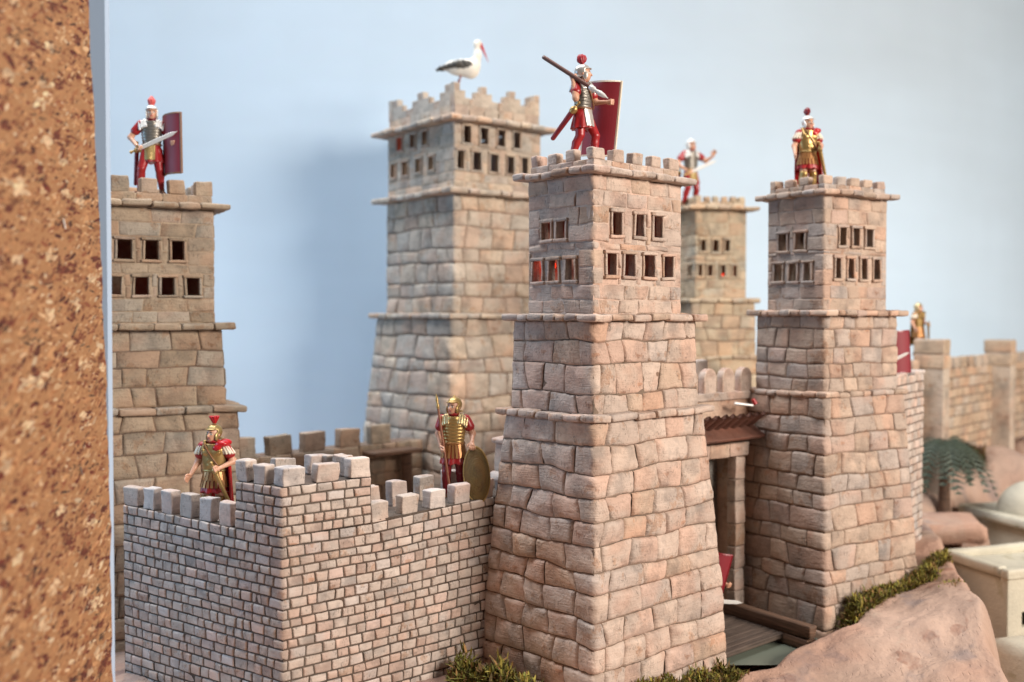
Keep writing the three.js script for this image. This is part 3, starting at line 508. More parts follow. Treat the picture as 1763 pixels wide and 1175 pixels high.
// ------------------------------------------------------------------ gate between the two towers
{
  seed(987);
  const S = pathSurface([W(0.100, 1.000), W(0.268, 1.143)]), ang = Math.atan2(S.seg[0].nx, S.seg[0].nz), L = S.seg[0].l;
  const w = thing('gatehouse', 'recessed stone gateway with grey door and tiled hood between near and right towers', 'gate');
  const pl = (name, g, t, y, d, m, parent = w) => { const p = S.at(t, 0, d); return part(name, moved(g, p[0], y, p[2], ang), m, parent); };
  const jambT = 0.815, doorT = 0.50, doorW = 0.095;
  pl('wall_panel', clayBox(L, 0.062, 0.03, 0.001, 0.0003), 0.5, 0.150, -0.0155, M.near[3]);
  pl('wall_panel', clayBox(0.040, 0.17, 0.03, 0.001, 0.0003), 0.905, -0.02, -0.0155, M.near[3]);
  pl('wall_panel', clayBox(0.040, 0.17, 0.03, 0.001, 0.0003), 0.095, -0.02, -0.0155, M.near[3]);
  const door = pl('door', clayBox(doorW + 0.06, 0.165, 0.006, 0.001, 0.001), doorT, -0.015, -0.024, M.greyDoor); door.userData.label = 'rough grey gate door';
  for (let i = 0; i < 7; i++) { pl('pilaster_block', clayBox(0.016, 0.0235, 0.012, 0.0015, 0.0008), jambT + rr(-0.003, 0.003), -0.016 + i * 0.0239, 0.004, M.near[i % 6]); pl('pilaster_block', clayBox(0.016, 0.0235, 0.012, 0.0015, 0.0008), 1 - jambT, -0.016 + i * 0.0239, 0.004, M.near[(i + 2) % 6]); }
  for (let i = 0; i < 5; i++) pl('lintel_block', clayBox(0.0325, 0.015, 0.014, 0.0015, 0.0007), 0.5 + (i - 2) * 0.149, 0.152, 0.005, M.near[i % 6]);
  for (let i = 0; i < 13; i++) { // curved clay tiles on a lean-to hood
    const g = new THREE.CylinderGeometry(0.0058, 0.0066, 0.034, 10, 1, true, 0, Math.PI), g2 = new THREE.CylinderGeometry(0.0046, 0.0054, 0.034, 10, 1, true, 0, Math.PI);
    const both = merge([g, g2]); both.rotateY(-Math.PI / 2).rotateX(0.98).translate(0, 0, 0); pl('roof_tile', both, 0.14 + i * 0.061, 0.1905 + rr(-0.0006, 0.0006), 0.013 + rr(-0.0008, 0.0008), M.terracotta);
  }
  pl('hood_board', clayBox(L * 0.84, 0.004, 0.032, 0.001, 0.0003).rotateX(0.55), 0.5, 0.179, 0.010, M.terracotta);
  const round = () => { const s = new THREE.Shape(); s.moveTo(-0.0085, 0); s.lineTo(-0.0088, 0.016); s.absarc(0, 0.0165, 0.0088, Math.PI, 0, true); s.lineTo(0.0085, 0); s.closePath(); const g = new THREE.ExtrudeGeometry(s, { depth: 0.006, bevelEnabled: true, bevelSize: 0.0012, bevelThickness: 0.0012, bevelSegments: 2, curveSegments: 8 }); g.translate(0, 0, -0.003); const uv = g.attributes.uv; for (let i = 0; i < uv.count; i++) uv.setXY(i, uv.getX(i) * UVS, uv.getY(i) * UVS); return g; };
  pl('parapet_block', clayBox(L, 0.008, 0.012, 0.001, 0.0005), 0.5, 0.2116, -0.003, M.near[2]);
  for (let i = 0; i < 7; i++) pl('merlon', round(), 0.09 + i * 0.1365, 0.2190, -0.003, M.near[i % 6]);
  pl('rear_parapet', clayBox(L, 0.018, 0.012, 0.001, 0.0005), 0.5, 0.2116, -0.070, M.brick[2]);
  for (let i = 0; i < 6; i++) pl('merlon', clayBox(0.019, 0.022, 0.010, 0.002, 0.0008), 0.12 + i * 0.165, 0.2290, -0.070, M.brick[i % 6]);
  pl('walkway', clayBox(L, 0.008, 0.052, 0.001, 0.0003), 0.5, 0.2040, -0.040, M.near[1]);
}
{ // plank deck, its kerb beam, and the dull green moat strip in front
  seed(1597);
  const deck = thing('plank_deck', 'dark grey wooden plank floor in front of the gate', 'deck');
  const u = [0.743, 0.669], v = [0.559, -0.829], o = [0.108, 1.034];     // across, and towards the camera
  const at = (a, b) => [o[0] + u[0] * a + v[0] * b, o[1] + u[1] * a + v[1] * b], turn = Math.atan2(u[1], u[0]);
  for (let i = 0; i < 15; i++) { const p = at(0.088, -0.01 + i * 0.0087); part('plank', moved(clayBox(0.165, 0.005, 0.0083, 0.0007, 0.0004), p[0], -0.0165 + rr(-0.0004, 0.0004), -p[1], turn), M.plank, deck); }
  const k = thing('kerb_beam', 'long brown wooden kerb beam lying beside the plank floor', 'beam'), a = [0.215, 1.110], b = [0.290, 0.998];
  const L = Math.hypot(b[0] - a[0], b[1] - a[1]), t2 = Math.atan2(b[1] - a[1], b[0] - a[0]);
  part('beam', moved(clayBox(L, 0.014, 0.0095, 0.0018, 0.0012), (a[0] + b[0]) / 2, -0.0118, -(a[1] + b[1]) / 2, t2), M.wood, k);
  part('beam_base', moved(clayBox(L * 0.62, 0.0105, 0.013, 0.0015, 0.001), mix(a[0], b[0], 0.68), -0.0222, -mix(a[1], b[1], 0.68) - 0.002, t2), M.wood, k);
  const m = new THREE.PlaneGeometry(0.24, 0.17).rotateX(-Math.PI / 2).translate(0.23, -0.0225, -1.045); structure('moat_floor', m, mat(lin(0.17, 0.19, 0.15), { roughness: 0.35 })).userData.label = 'dull grey green painted moat strip';
}
// ------------------------------------------------------------------ ground
function groundY(X, D) {
  let y = -0.007 + 0.036 * smooth(0.27, 0.5, X) - 0.30 * Math.max(0, 0.975 - D) * smooth(0.1, 0.2, X);
  y += 0.012 * fbm3(X * 9, D * 9, 3, 4) + 0.006 * fbm3(X * 34, D * 34, 8, 4);
  y -= 0.03 * (1 - smooth(0.02, 0.3, X)) * 0.3;
  // hollow of the moat between the towers
  const dx = X - 0.215, dd = D - 1.035, a = dx * 0.743 + dd * 0.669, b = dx * 0.559 - dd * 0.829;
  const edge = 0.012 * fbm3(X * 20, D * 20, 1, 2); y = mix(y, -0.045, (1 - smooth(0.078, 0.098, Math.abs(a) + edge)) * (1 - smooth(0.066, 0.084, b + edge)) * smooth(-0.2, -0.15, b));
  // the bank falls away to the houses on the right; further back the hill rises
  const ex = 0.482 - 0.26 * (1.1 - D) + 0.012 * fbm3(D * 14, 5, 2, 2), fall = smooth(ex - 0.01, ex + 0.045, X);
  const hill = smooth(1.34, 1.46, D + 0.07 * fbm3(X * 7, 4, 9, 2) - 0.35 * Math.max(0, X - 0.6)), hy = 0.042 + 0.036 * smooth(1.42, 1.62, D) + 0.045 * fbm3(X * 8, D * 8, 7, 4);
  y = mix(y, -0.17, fall); if (X > 0.38) y = mix(y, hy, hill * smooth(0.38, 0.46, X));
  return y;
}
{
  const X0 = -0.75, X1 = 1.35, D0 = 0.45, D1 = 2.35, nx = 640, nd = 560, pos = [], uv = [], idx = [];
  for (let j = 0; j <= nd; j++) for (let i = 0; i <= nx; i++) { const X = mix(X0, X1, i / nx), D = mix(D0, D1, j / nd); pos.push(X + 0.004 * noise3(X * 30, D * 30, 4), groundY(X, D), -D + 0.004 * noise3(X * 30, D * 30, 14)); uv.push(X / 0.3, D / 0.3); }
  for (let j = 0; j < nd; j++) for (let i = 0; i < nx; i++) { const a = j * (nx + 1) + i; idx.push(a, a + 1, a + nx + 2, a, a + nx + 2, a + nx + 1); }
  const g = makeGeo(pos, uv, idx); g.computeVertexNormals();
  structure('rocky_ground', g, mat(lin(0.45, 0.335, 0.285), { map: rockMap, bumpMap: stoneBump, bumpScale: 0.0022, roughness: 0.9 })).userData.label = 'pinkish painted plaster rock';
}
{ // small cave in the bank: rocks round a real hollow
  seed(77); const p = W(0.555, 1.345), r = thing('cave_mouth', 'dark cave mouth framed by pink rock behind the cream houses', 'cave', [p[0], 0, p[1]], -0.15);
  const rk = mat(lin(0.45, 0.335, 0.285), { map: rockMap, bumpMap: stoneBump, bumpScale: 0.001 });
  const rock = (w, h, d, x, y, z, m = 0.014) => part('rock', clayBox(w, h, d, m, 0.006).translate(x, y, z), rk, r);
  rock(0.11, 0.030, 0.075, 0.0, 0.008, -0.020); rock(0.034, 0.075, 0.07, -0.038, -0.055, -0.018); rock(0.036, 0.075, 0.07, 0.042, -0.055, -0.018); rock(0.07, 0.08, 0.02, 0.0, -0.055, -0.055, 0.005);
}
// ------------------------------------------------------------------ houses on the right
{
  seed(11);
  const p = W(0.594, 1.219), h = thing('flat_roof_house', 'cream plaster house with flat parapet roof at the right edge', 'house', [p[0], 0, p[1]], 0.305), w = 0.125, d = 0.105, y0 = -0.19, y1 = 0.008, th = 0.011, rim = 0.013;
  const s = new THREE.Shape(); s.moveTo(-w / 2, y0); s.lineTo(w / 2, y0); s.lineTo(w / 2, y1); s.lineTo(-w / 2, y1); s.closePath();
  for (const [x, y, ww, hh] of [[-0.045, -0.048, 0.022, 0.020], [-0.045, -0.125, 0.026, 0.042], [0.015, -0.048, 0.022, 0.020]]) { const q = new THREE.Path(); q.moveTo(x, y); q.lineTo(x, y + hh); q.lineTo(x + ww, y + hh); q.lineTo(x + ww, y); q.closePath(); s.holes.push(q); }
  const f = new THREE.ExtrudeGeometry(s, { depth: th - 0.003, bevelEnabled: true, bevelSize: 0.0015, bevelThickness: 0.0015, bevelSegments: 2 }).translate(0, 0, d / 2 - th + 0.0015); { const uv = f.attributes.uv; for (let i = 0; i < uv.count; i++) uv.setXY(i, uv.getX(i) * UVS, uv.getY(i) * UVS); }
  part('front_wall', f, M.plaster, h); part('wall', clayBox(w, y1 - y0, th, 0.003, 0.001).translate(0, y0, -d / 2 + th / 2), M.plaster, h);
  for (const q of [-1, 1]) part('wall', clayBox(th, y1 - y0, d - 0.004, 0.004, 0.0012).translate(q * (w / 2 - th / 2 + 0.002), y0, 0), M.plaster, h);
  part('roof', clayBox(w - 0.004, 0.008, d - 0.004, 0.001, 0.0008).translate(0, y1 - 0.004, 0), M.plaster, h);
  for (const q of [-1, 1]) { part('parapet', clayBox(w + 0.008, 0.012, rim, 0.003, 0.001).translate(0, y1 + 0.0006, q * (d / 2 - rim / 2 + 0.003)), M.plaster, h); part('parapet', clayBox(rim, 0.012, d - 2 * rim + 0.005, 0.003, 0.001).translate(q * (w / 2 - rim / 2 + 0.004), y1 + 0.0006, 0), M.plaster, h); }
  const q = W(0.548, 1.075), l = thing('low_house', 'low rounded cream wall block in front of the flat-roofed house', 'house', [q[0], 0, q[1]], 0.4);
  part('wall', clayBox(0.085, 0.155, 0.07, 0.013, 0.002).translate(0, -0.19, 0), M.plaster, l); part('step', clayBox(0.05, 0.05, 0.03, 0.008, 0.002).translate(0.01, -0.19, 0.045), M.plaster, l);
  const r = W(0.722, 1.415), dm = thing('domed_house', 'cream house with white dome and ledge at far right edge', 'house', [r[0], 0, r[1]], 0.25);
  part('wall', clayBox(0.145, 0.215, 0.12, 0.005, 0.001).translate(0, -0.19, 0), M.plaster, dm); part('ledge', clayBox(0.165, 0.013, 0.14, 0.004, 0.001).translate(0, 0.0245, 0), M.plaster, dm);
  part('dome', new THREE.SphereGeometry(0.047, 32, 14, 0, Math.PI * 2, 0, Math.PI / 2).scale(1, 0.92, 1).translate(-0.022, 0.0365, 0.01), M.plaster, dm);
}
{ // far city wall, out of focus
  seed(4181);
  const w = thing('city_wall', 'blurred long brick city wall with square piers at far right', 'wall');
  const A = [0.560, 1.46], dir = [0.669, 0.743], q = Math.hypot(...dir), B = [A[0] + dir[0] / q * 0.62, A[1] + dir[1] / q * 0.62], S = pathSurface([W(...A), W(...B)]);
  const o = (t, d) => { const p = S.at(t, 0, d); return [p[0], p[2]]; }, y = 0.222;
  part('core', prism([o(0, 0), o(0.9999, 0), o(0.9999, -0.04), o(0, -0.04)], -0.05, y - 0.0006), M.brickJoint, w);
  lay(courses(S, 0, 0.999, rowsBetween(0.03, y, 0.0145), { ...brickOpt, T: 0.002, len: 0.033, cell: 0.03 }), M.far, w, 'brick');
  for (let i = 0; i < 19; i++) merlonAt(w, M.far, S, 0.026 + i * 0.053, y - 0.0006, 0.006, 0.020, 0.017, 0.011);
  for (const [t, tall] of [[0.075, 0.268], [0.56, 0.262]]) {
    const p = S.at(t, 0, 0.010), turn = Math.atan2(S.seg[0].nx, S.seg[0].nz); part('pier', moved(clayBox(0.025, tall + 0.03, 0.042, 0.002, 0.0008), p[0], -0.03, p[2], turn), M.far[3], w);
    for (let i = 0; i < 2; i++) part('pier_block', moved(clayBox(0.0265, 0.020, 0.0435, 0.002, 0.0008), p[0], tall - 0.042 + i * 0.0215, p[2], turn), M.far[i * 2], w);
  }
}
// ------------------------------------------------------------------ cork panel on the left
{
  seed(303);
  const c = document.createElement('canvas'); c.width = 1024; c.height = 2048; const x = c.getContext('2d'), b = document.createElement('canvas'); b.width = 1024; b.height = 2048; const y = b.getContext('2d');
  x.fillStyle = 'rgb(190,136,90)'; x.fillRect(0, 0, 1024, 2048); y.fillStyle = 'rgb(128,128,128)'; y.fillRect(0, 0, 1024, 2048);
  const flake = (cx, cy, a, bb, rot, col, hgt) => {
    for (const [ctx, st] of [[x, col], [y, hgt]]) { ctx.fillStyle = st; ctx.save(); ctx.translate(cx, cy); ctx.rotate(rot); ctx.beginPath(); const n = 7, ph = cx * 1.7 + cy; for (let i = 0; i < n; i++) { const t = i / n * Math.PI * 2, r = 0.72 + 0.5 * hash3(i, Math.floor(cx * 7), Math.floor(cy * 3)); const px = Math.cos(t) * a * r, py = Math.sin(t) * bb * r; if (i) ctx.lineTo(px, py); else ctx.moveTo(px, py); } ctx.closePath(); ctx.fill(); ctx.restore(); }
  };
  const pal = [[[212, 156, 106], 4], [[172, 112, 70], 4], [[226, 182, 136], 2.4], [[196, 138, 92], 4], [[150, 86, 56], 2], [[120, 52, 34], 1.3], [[84, 40, 30], 0.8], [[52, 38, 34], 0.75], [[238, 205, 165], 0.8]], tot = pal.reduce((s, p) => s + p[1], 0);
  for (let i = 0; i < 16000; i++) {
    let q = rnd() * tot, k = 0; while (q > pal[k][1]) { q -= pal[k][1]; k++; }
    const [r, g, bl] = pal[k][0], j = rr(0.9, 1.1), dark = k >= 5 && k <= 7, s = rnd() < 0.10 ? rr(11, 20) : rr(3, 10), thin = k === 7 ? rr(0.14, 0.24) : rr(0.26, 0.55);
    flake(rr(-10, 1034), rr(-10, 2058), s * (k === 7 ? 1.7 : 1.35), s * thin, rr(-0.85, 0.25), `rgb(${Math.round(r * j)},${Math.round(g * j)},${Math.round(bl * j)})`, dark ? 'rgb(60,60,60)' : `rgb(${Math.round(rr(110, 200))},0,0)`.replace(/\((\d+),0,0\)/, '($1,$1,$1)'));
  }
  for (let i = 0; i < 420; i++) {                     // clots of darker bark and pale flakes pressed into the sheet
    const cx = rr(0, 1024), cy = rr(0, 2048), kind = rnd(), n = 6 + Math.floor(rnd() * 14), sp = rr(10, 30);
    for (let k = 0; k < n; k++) { const q = kind < 0.5 ? [116, 56, 38] : kind < 0.72 ? [148, 92, 60] : kind < 0.82 ? [60, 44, 38] : [232, 192, 150], j = rr(0.8, 1.2), s = rr(3, kind > 0.82 ? 13 : 10); flake(cx + rr(-1, 1) * sp * 1.4, cy + rr(-1, 1) * sp * 0.7, s * 1.5, s * (kind > 0.72 && kind < 0.82 ? 0.22 : rr(0.3, 0.6)), rr(-0.8, 0.2), `rgb(${Math.round(q[0] * j)},${Math.round(q[1] * j)},${Math.round(q[2] * j)})`, kind < 0.82 ? 'rgb(70,70,70)' : 'rgb(180,180,180)'); }
  }
  const map = new THREE.CanvasTexture(c); map.colorSpace = THREE.SRGBColorSpace; const bump = new THREE.CanvasTexture(b); for (const t of [map, bump]) { t.wrapS = t.wrapT = THREE.RepeatWrapping; }
  const cork = mat(lin(0.61, 0.64, 0.68), { map, bumpMap: bump, bumpScale: 0.0006, roughness: 0.9 });
  // plan: the panel stands at the left, its near end closer to the camera
  const P0 = [-0.2850, 0.570], P1 = [-0.2790, 0.700], L = Math.hypot(P1[0] - P0[0], P1[1] - P0[1]), ux = (P1[0] - P0[0]) / L, ud = (P1[1] - P0[1]) / L;
  const edge = (v) => { const py = 1330 - 1530 * v; return (py < 600 ? mix(157, 180, smooth(-50, 650, py)) : mix(180, 188, smooth(560, 950, py))) + 2.2 * noise3(py * 0.018, 3, 1) + 1.2 * noise3(py * 0.06, 5, 2); };
  const nv = 90, nu = 12, th = 0.006, pos = [], uv = [], idx = [];
  for (const back of [0, 1]) for (let j = 0; j <= nv; j++) for (let i = 0; i <= nu; i++) {
    const v = j / nv, yy = mix(0.0, 0.60, v), f = 0.4 / 0.6; let u = i / nu;
    const px = edge(v), k = (px - 881.5) / 1800;                      // how far the cut edge reaches at this height
    const s1 = (k * P0[1] - P0[0]) / (ux - k * ud), s = mix(-0.12, s1, u);
    pos.push(P0[0] + ux * s - (back ? th * ud : 0), yy, -(P0[1] + ud * s + (back ? th * ux : 0))); uv.push(s / 0.235, yy / 0.47);
  }
  const row = nu + 1, off = (nv + 1) * row;
  for (let j = 0; j < nv; j++) for (let i = 0; i < nu; i++) { const a = j * row + i; idx.push(a, a + 1, a + row, a + 1, a + row + 1, a + row, off + a, off + a + row, off + a + 1, off + a + 1, off + a + row, off + a + row + 1); }
  for (let j = 0; j < nv; j++) { const a = j * row + nu; idx.push(a, a + off, a + row, a + off, a + row + off, a + row); }
  const g = makeGeo(pos, uv, idx); const gg = g.toNonIndexed(); gg.computeVertexNormals();
  const w = thing('cork_panel', 'rough orange brown cork panel standing along the left edge', 'panel'); part('cork_sheet', gg, cork, w);
  const st = (name, s, yy, len, m) => part(name, moved(new THREE.CylinderGeometry(0.0005, 0.0004, len, 6), P0[0] + ux * s + 0.0012, yy, -(P0[1] + ud * s), 0, 0.12, 0.2), m, w);
  st('splinter', 0.085, 0.358, 0.006, mat(lin(0.8, 0.78, 0.74))); st('staple', 0.105, 0.200, 0.0055, mat(lin(0.25, 0.23, 0.22), { metalness: 0.6, roughness: 0.4 }));
  // the pale blue board behind it
  const e1 = (py) => (187.5 - 881.5) / 1800 * 0.64, bd = thing('blue_board', 'pale blue painted board edge showing behind the cork panel', 'board');
  const sh = [[-0.40, 0.728], [-0.2806, 0.725], [-0.2806, 0.733], [-0.40, 0.736]]; part('board', prism(sh.map((q) => W(...q)), -0.05, 0.62), mat(lin(0.42, 0.53, 0.68), { roughness: 0.7 }), bd);
}
// ------------------------------------------------------------------ moss and plants
const mossMat = new THREE.MeshStandardMaterial({ color: lin(1, 1, 1), vertexColors: true, roughness: 0.9, side: THREE.DoubleSide });
function sprigs(n, spot, size, tones) {
  const pos = [], col = [], idx = [];
  for (let i = 0; i < n; i++) {
    const [x, y, z] = spot(), a = rnd() * 6.283, lean = rr(0.1, 1.1), l = size * rr(0.4, 1.25), wd = l * rr(0.05, 0.13), dx = Math.cos(a) * lean, dz = Math.sin(a) * lean, px = -Math.sin(a) * wd, pz = Math.cos(a) * wd, b = pos.length / 3, tone = tones[Math.floor(rnd() * tones.length)], v = rr(0.7, 1.3), curl = rr(-0.5, 0.5);
    const up = Math.sqrt(Math.max(0.1, 1 - lean * lean * 0.5));
    for (const [f, w] of [[0, 1], [0.5, 1.3], [1, 0.15]]) { const q = f * l, bx = x + dx * q + curl * f * f * l * -dz * 0.6, bz = z + dz * q + curl * f * f * l * dx * 0.6, by = y + up * q - f * f * l * lean * 0.3; pos.push(bx - px * w, by, bz - pz * w, bx + px * w, by + wd * 0.3, bz + pz * w); for (let c = 0; c < 2; c++) col.push(tone[0] * v, tone[1] * v, tone[2] * v); }
    idx.push(b, b + 1, b + 2, b + 1, b + 3, b + 2, b + 2, b + 3, b + 4, b + 3, b + 5, b + 4);
  }
  const g = new THREE.BufferGeometry(); g.setAttribute('position', new THREE.Float32BufferAttribute(pos, 3)); g.setAttribute('color', new THREE.Float32BufferAttribute(col, 3)); g.setIndex(idx); g.computeVertexNormals(); return g;
}
const mossTones = [[0.24, 0.20, 0.035], [0.15, 0.15, 0.03], [0.32, 0.26, 0.05], [0.11, 0.08, 0.03], [0.24, 0.13, 0.045], [0.19, 0.20, 0.045]];
function moss(label, pts, n, size, spread, hgt) {     // strip of moss along plan points [X, D]
  const m = new THREE.Mesh(sprigs(n, () => { const k = Math.floor(rnd() * (pts.length - 1)), f = rnd(), cl = (rnd() + rnd() + rnd()) / 1.5 - 1, X = mix(pts[k][0], pts[k + 1][0], f) + cl * spread, D = mix(pts[k][1], pts[k + 1][1], f) + rr(-1, 1) * spread * 0.6; const lump = 0.5 + 0.5 * noise3(X * 90, D * 90, 2); return [X, groundY(X, D) - 0.002 + rnd() * rnd() * hgt * lump * (1 - Math.abs(cl) * 0.6), -D]; }, size, mossTones), mossMat);
  m.name = numbered('moss'); m.userData = { label, category: 'moss', kind: 'stuff' }; scene.add(m);
}
seed(808);
moss('olive moss tufts along the foot of the right-hand tower', [[0.312, 1.018], [0.352, 1.045], [0.395, 1.075], [0.448, 1.112]], 15000, 0.0075, 0.0125, 0.024);
moss('olive moss at the foot of the nearest tower, beside the moat strip', [[0.105, 0.862], [0.15, 0.895], [0.203, 0.938]], 9500, 0.0075, 0.012, 0.022);
moss('dark moss in the corner between brick wall and nearest tower', [[-0.045, 0.885], [-0.015, 0.878], [0.015, 0.852]], 9500, 0.008, 0.014, 0.034);
moss('small moss tuft where the brick wall end meets the rock', [[0.455, 1.135], [0.485, 1.165]], 3600, 0.007, 0.010, 0.017);
moss('sparse moss specks on the pink rock', [[0.44, 1.05], [0.47, 1.08]], 160, 0.005, 0.016, 0.002);
{
  seed(909); const p = W(0.626, 1.53), y0 = groundY(0.626, 1.53), b = new THREE.Mesh(sprigs(2600, () => { const a = rnd() * 6.283, r = 0.034 * Math.sqrt(rnd()); return [p[0] + 0.045 + Math.cos(a) * r * 1.3, y0 - 0.004 + rnd() * 0.030, p[1] - 0.05 + Math.sin(a) * r]; }, 0.012, [[0.16, 0.09, 0.03], [0.10, 0.07, 0.02], [0.08, 0.075, 0.02], [0.14, 0.06, 0.03]]), mossMat);
  b.name = 'bush'; b.userData = { label: 'small brown dried bush beside the palm', category: 'bush', kind: 'stuff' }; scene.add(b);
  const t = thing('palm_plant', 'grey green palm with drooping fronds behind the brick wall end', 'plant', [0.598, groundY(0.598, 1.44) + 0.004, -1.44]);
  const frondMat = mat(lin(0.05, 0.068, 0.045), { roughness: 0.6, side: THREE.DoubleSide });
  part('trunk', new THREE.CylinderGeometry(0.005, 0.009, 0.105, 10).translate(0, 0.0525, 0), M.wood, t);
  for (let i = 0; i < 34; i++) {
    const a = i * 2.399 + rr(-0.2, 0.2), l = rr(0.045, 0.080), lift = rr(0.3, 1.3), pos = [], idx = [];
    const C = (f) => { const r = l * (f - 0.12 * f * f), h = 0.102 + l * (lift * f - (0.95 + lift * 0.9) * f * f); return [Math.cos(a) * r, h, Math.sin(a) * r]; };
    for (let k = 1; k < 17; k++) for (const s of [-1, 1]) { const f = k / 17, c = C(f), d = C(f + 0.03), ll = 0.020 * Math.sin(Math.PI * (0.15 + 0.8 * f)), sx = -Math.sin(a) * s, sz = Math.cos(a) * s, b2 = pos.length / 3; pos.push(...c, d[0], d[1], d[2], c[0] + sx * ll + Math.cos(a) * ll * 0.7, c[1] - ll * 0.55, c[2] + sz * ll + Math.sin(a) * ll * 0.7); idx.push(b2, b2 + 1, b2 + 2); }
    for (let k = 0; k < 8; k++) { const c = C(k / 8), d = C((k + 1) / 8), b2 = pos.length / 3; pos.push(c[0], c[1] + 0.0006, c[2], c[0], c[1] - 0.0008, c[2], ...d); idx.push(b2, b2 + 1, b2 + 2); }
    const g = new THREE.BufferGeometry(); g.setAttribute('position', new THREE.Float32BufferAttribute(pos, 3)); g.setIndex(idx); g.computeVertexNormals(); part('frond', g, frondMat, t);
  }
}
// ------------------------------------------------------------------ painted figurines (height 1 = top of the head; facing +z, own left is +x)
function surfaceNet(f, lo, hi, cell) {
  const n = [0, 1, 2].map((k) => Math.max(3, Math.ceil((hi[k] - lo[k]) / cell) + 1)), [nx, ny, nz] = n, v = new Float32Array(nx * ny * nz);
  for (let k = 0, q = 0; k < nz; k++) for (let j = 0; j < ny; j++) for (let i = 0; i < nx; i++, q++) v[q] = f(lo[0] + i * cell, lo[1] + j * cell, lo[2] + k * cell);
  const id = new Int32Array(nx * ny * nz).fill(-1), pos = [], idx = [], at = (i, j, k) => i + nx * (j + ny * k);
  for (let k = 0; k < nz - 1; k++) for (let j = 0; j < ny - 1; j++) for (let i = 0; i < nx - 1; i++) {
    let m = 0, c = 0, x = 0, y = 0, z = 0; const g = [];
    for (let b = 0; b < 8; b++) { const w = v[at(i + (b & 1), j + ((b >> 1) & 1), k + (b >> 2))]; g.push(w); if (w < 0) m |= 1 << b; }
    if (m === 0 || m === 255) continue;
    for (let a = 0; a < 8; a++) for (const s of [1, 2, 4]) { const b = a | s; if (b === a) continue; if ((g[a] < 0) !== (g[b] < 0)) { const t = g[a] / (g[a] - g[b]); x += (a & 1) + (s === 1 ? t : 0); y += ((a >> 1) & 1) + (s === 2 ? t : 0); z += (a >> 2) + (s === 4 ? t : 0); c++; } }
    id[at(i, j, k)] = pos.length / 3; pos.push(lo[0] + (i + x / c) * cell, lo[1] + (j + y / c) * cell, lo[2] + (k + z / c) * cell);
  }
  const quad = (a, b, c, d, flip) => { if (a < 0 || b < 0 || c < 0 || d < 0) return; if (flip) idx.push(a, c, b, a, d, c); else idx.push(a, b, c, a, c, d); };
  for (let k = 1; k < nz - 1; k++) for (let j = 1; j < ny - 1; j++) for (let i = 1; i < nx - 1; i++) {
    const s = v[at(i, j, k)] < 0;
    if (s !== (v[at(i + 1, j, k)] < 0)) quad(id[at(i, j - 1, k - 1)], id[at(i, j, k - 1)], id[at(i, j, k)], id[at(i, j - 1, k)], !s);
    if (s !== (v[at(i, j + 1, k)] < 0)) quad(id[at(i - 1, j, k - 1)], id[at(i - 1, j, k)], id[at(i, j, k)], id[at(i, j, k - 1)], !s);
    if (s !== (v[at(i, j, k + 1)] < 0)) quad(id[at(i - 1, j - 1, k)], id[at(i, j - 1, k)], id[at(i, j, k)], id[at(i - 1, j, k)], !s);
  }
  const g = new THREE.BufferGeometry(); g.setAttribute('position', new THREE.Float32BufferAttribute(pos, 3)); g.setIndex(idx); g.computeVertexNormals(); return g;
}
const cap = (a, b, ra, rb = ra) => (x, y, z) => { const dx = b[0] - a[0], dy = b[1] - a[1], dz = b[2] - a[2], px = x - a[0], py = y - a[1], pz = z - a[2], h = clamp((px * dx + py * dy + pz * dz) / (dx * dx + dy * dy + dz * dz + 1e-12), 0, 1); return Math.hypot(px - dx * h, py - dy * h, pz - dz * h) - mix(ra, rb, h); };
const ell = (c, r) => (x, y, z) => { const a = (x - c[0]) / r[0], b = (y - c[1]) / r[1], d = (z - c[2]) / r[2], k0 = Math.hypot(a, b, d), k1 = Math.hypot(a / r[0], b / r[1], d / r[2]); return k1 < 1e-9 ? -Math.min(...r) : k0 * (k0 - 1) / k1; };
const blend = (list, k) => (x, y, z) => { let d = list[0](x, y, z); for (let i = 1; i < list.length; i++) { const e = list[i](x, y, z), h = clamp(0.5 + 0.5 * (e - d) / k, 0, 1); d = mix(e, d, h) - k * h * (1 - h); } return d; };
const add3 = (a, b, s = 1) => [a[0] + b[0] * s, a[1] + b[1] * s, a[2] + b[2] * s], sub3 = (a, b) => add3(a, b, -1), len3 = (a) => Math.hypot(...a), nrm = (a) => { const l = len3(a) || 1; return a.map((v) => v / l); }, crs = (a, b) => [a[1] * b[2] - a[2] * b[1], a[2] * b[0] - a[0] * b[2], a[0] * b[1] - a[1] * b[0]], lerp3 = (a, b, t) => a.map((v, i) => mix(v, b[i], t));
function boundsOf(pts, pad) { const lo = [1e9, 1e9, 1e9], hi = [-1e9, -1e9, -1e9]; for (const p of pts) for (let k = 0; k < 3; k++) { lo[k] = Math.min(lo[k], p[k] - pad); hi[k] = Math.max(hi[k], p[k] + pad); } return [lo, hi]; }
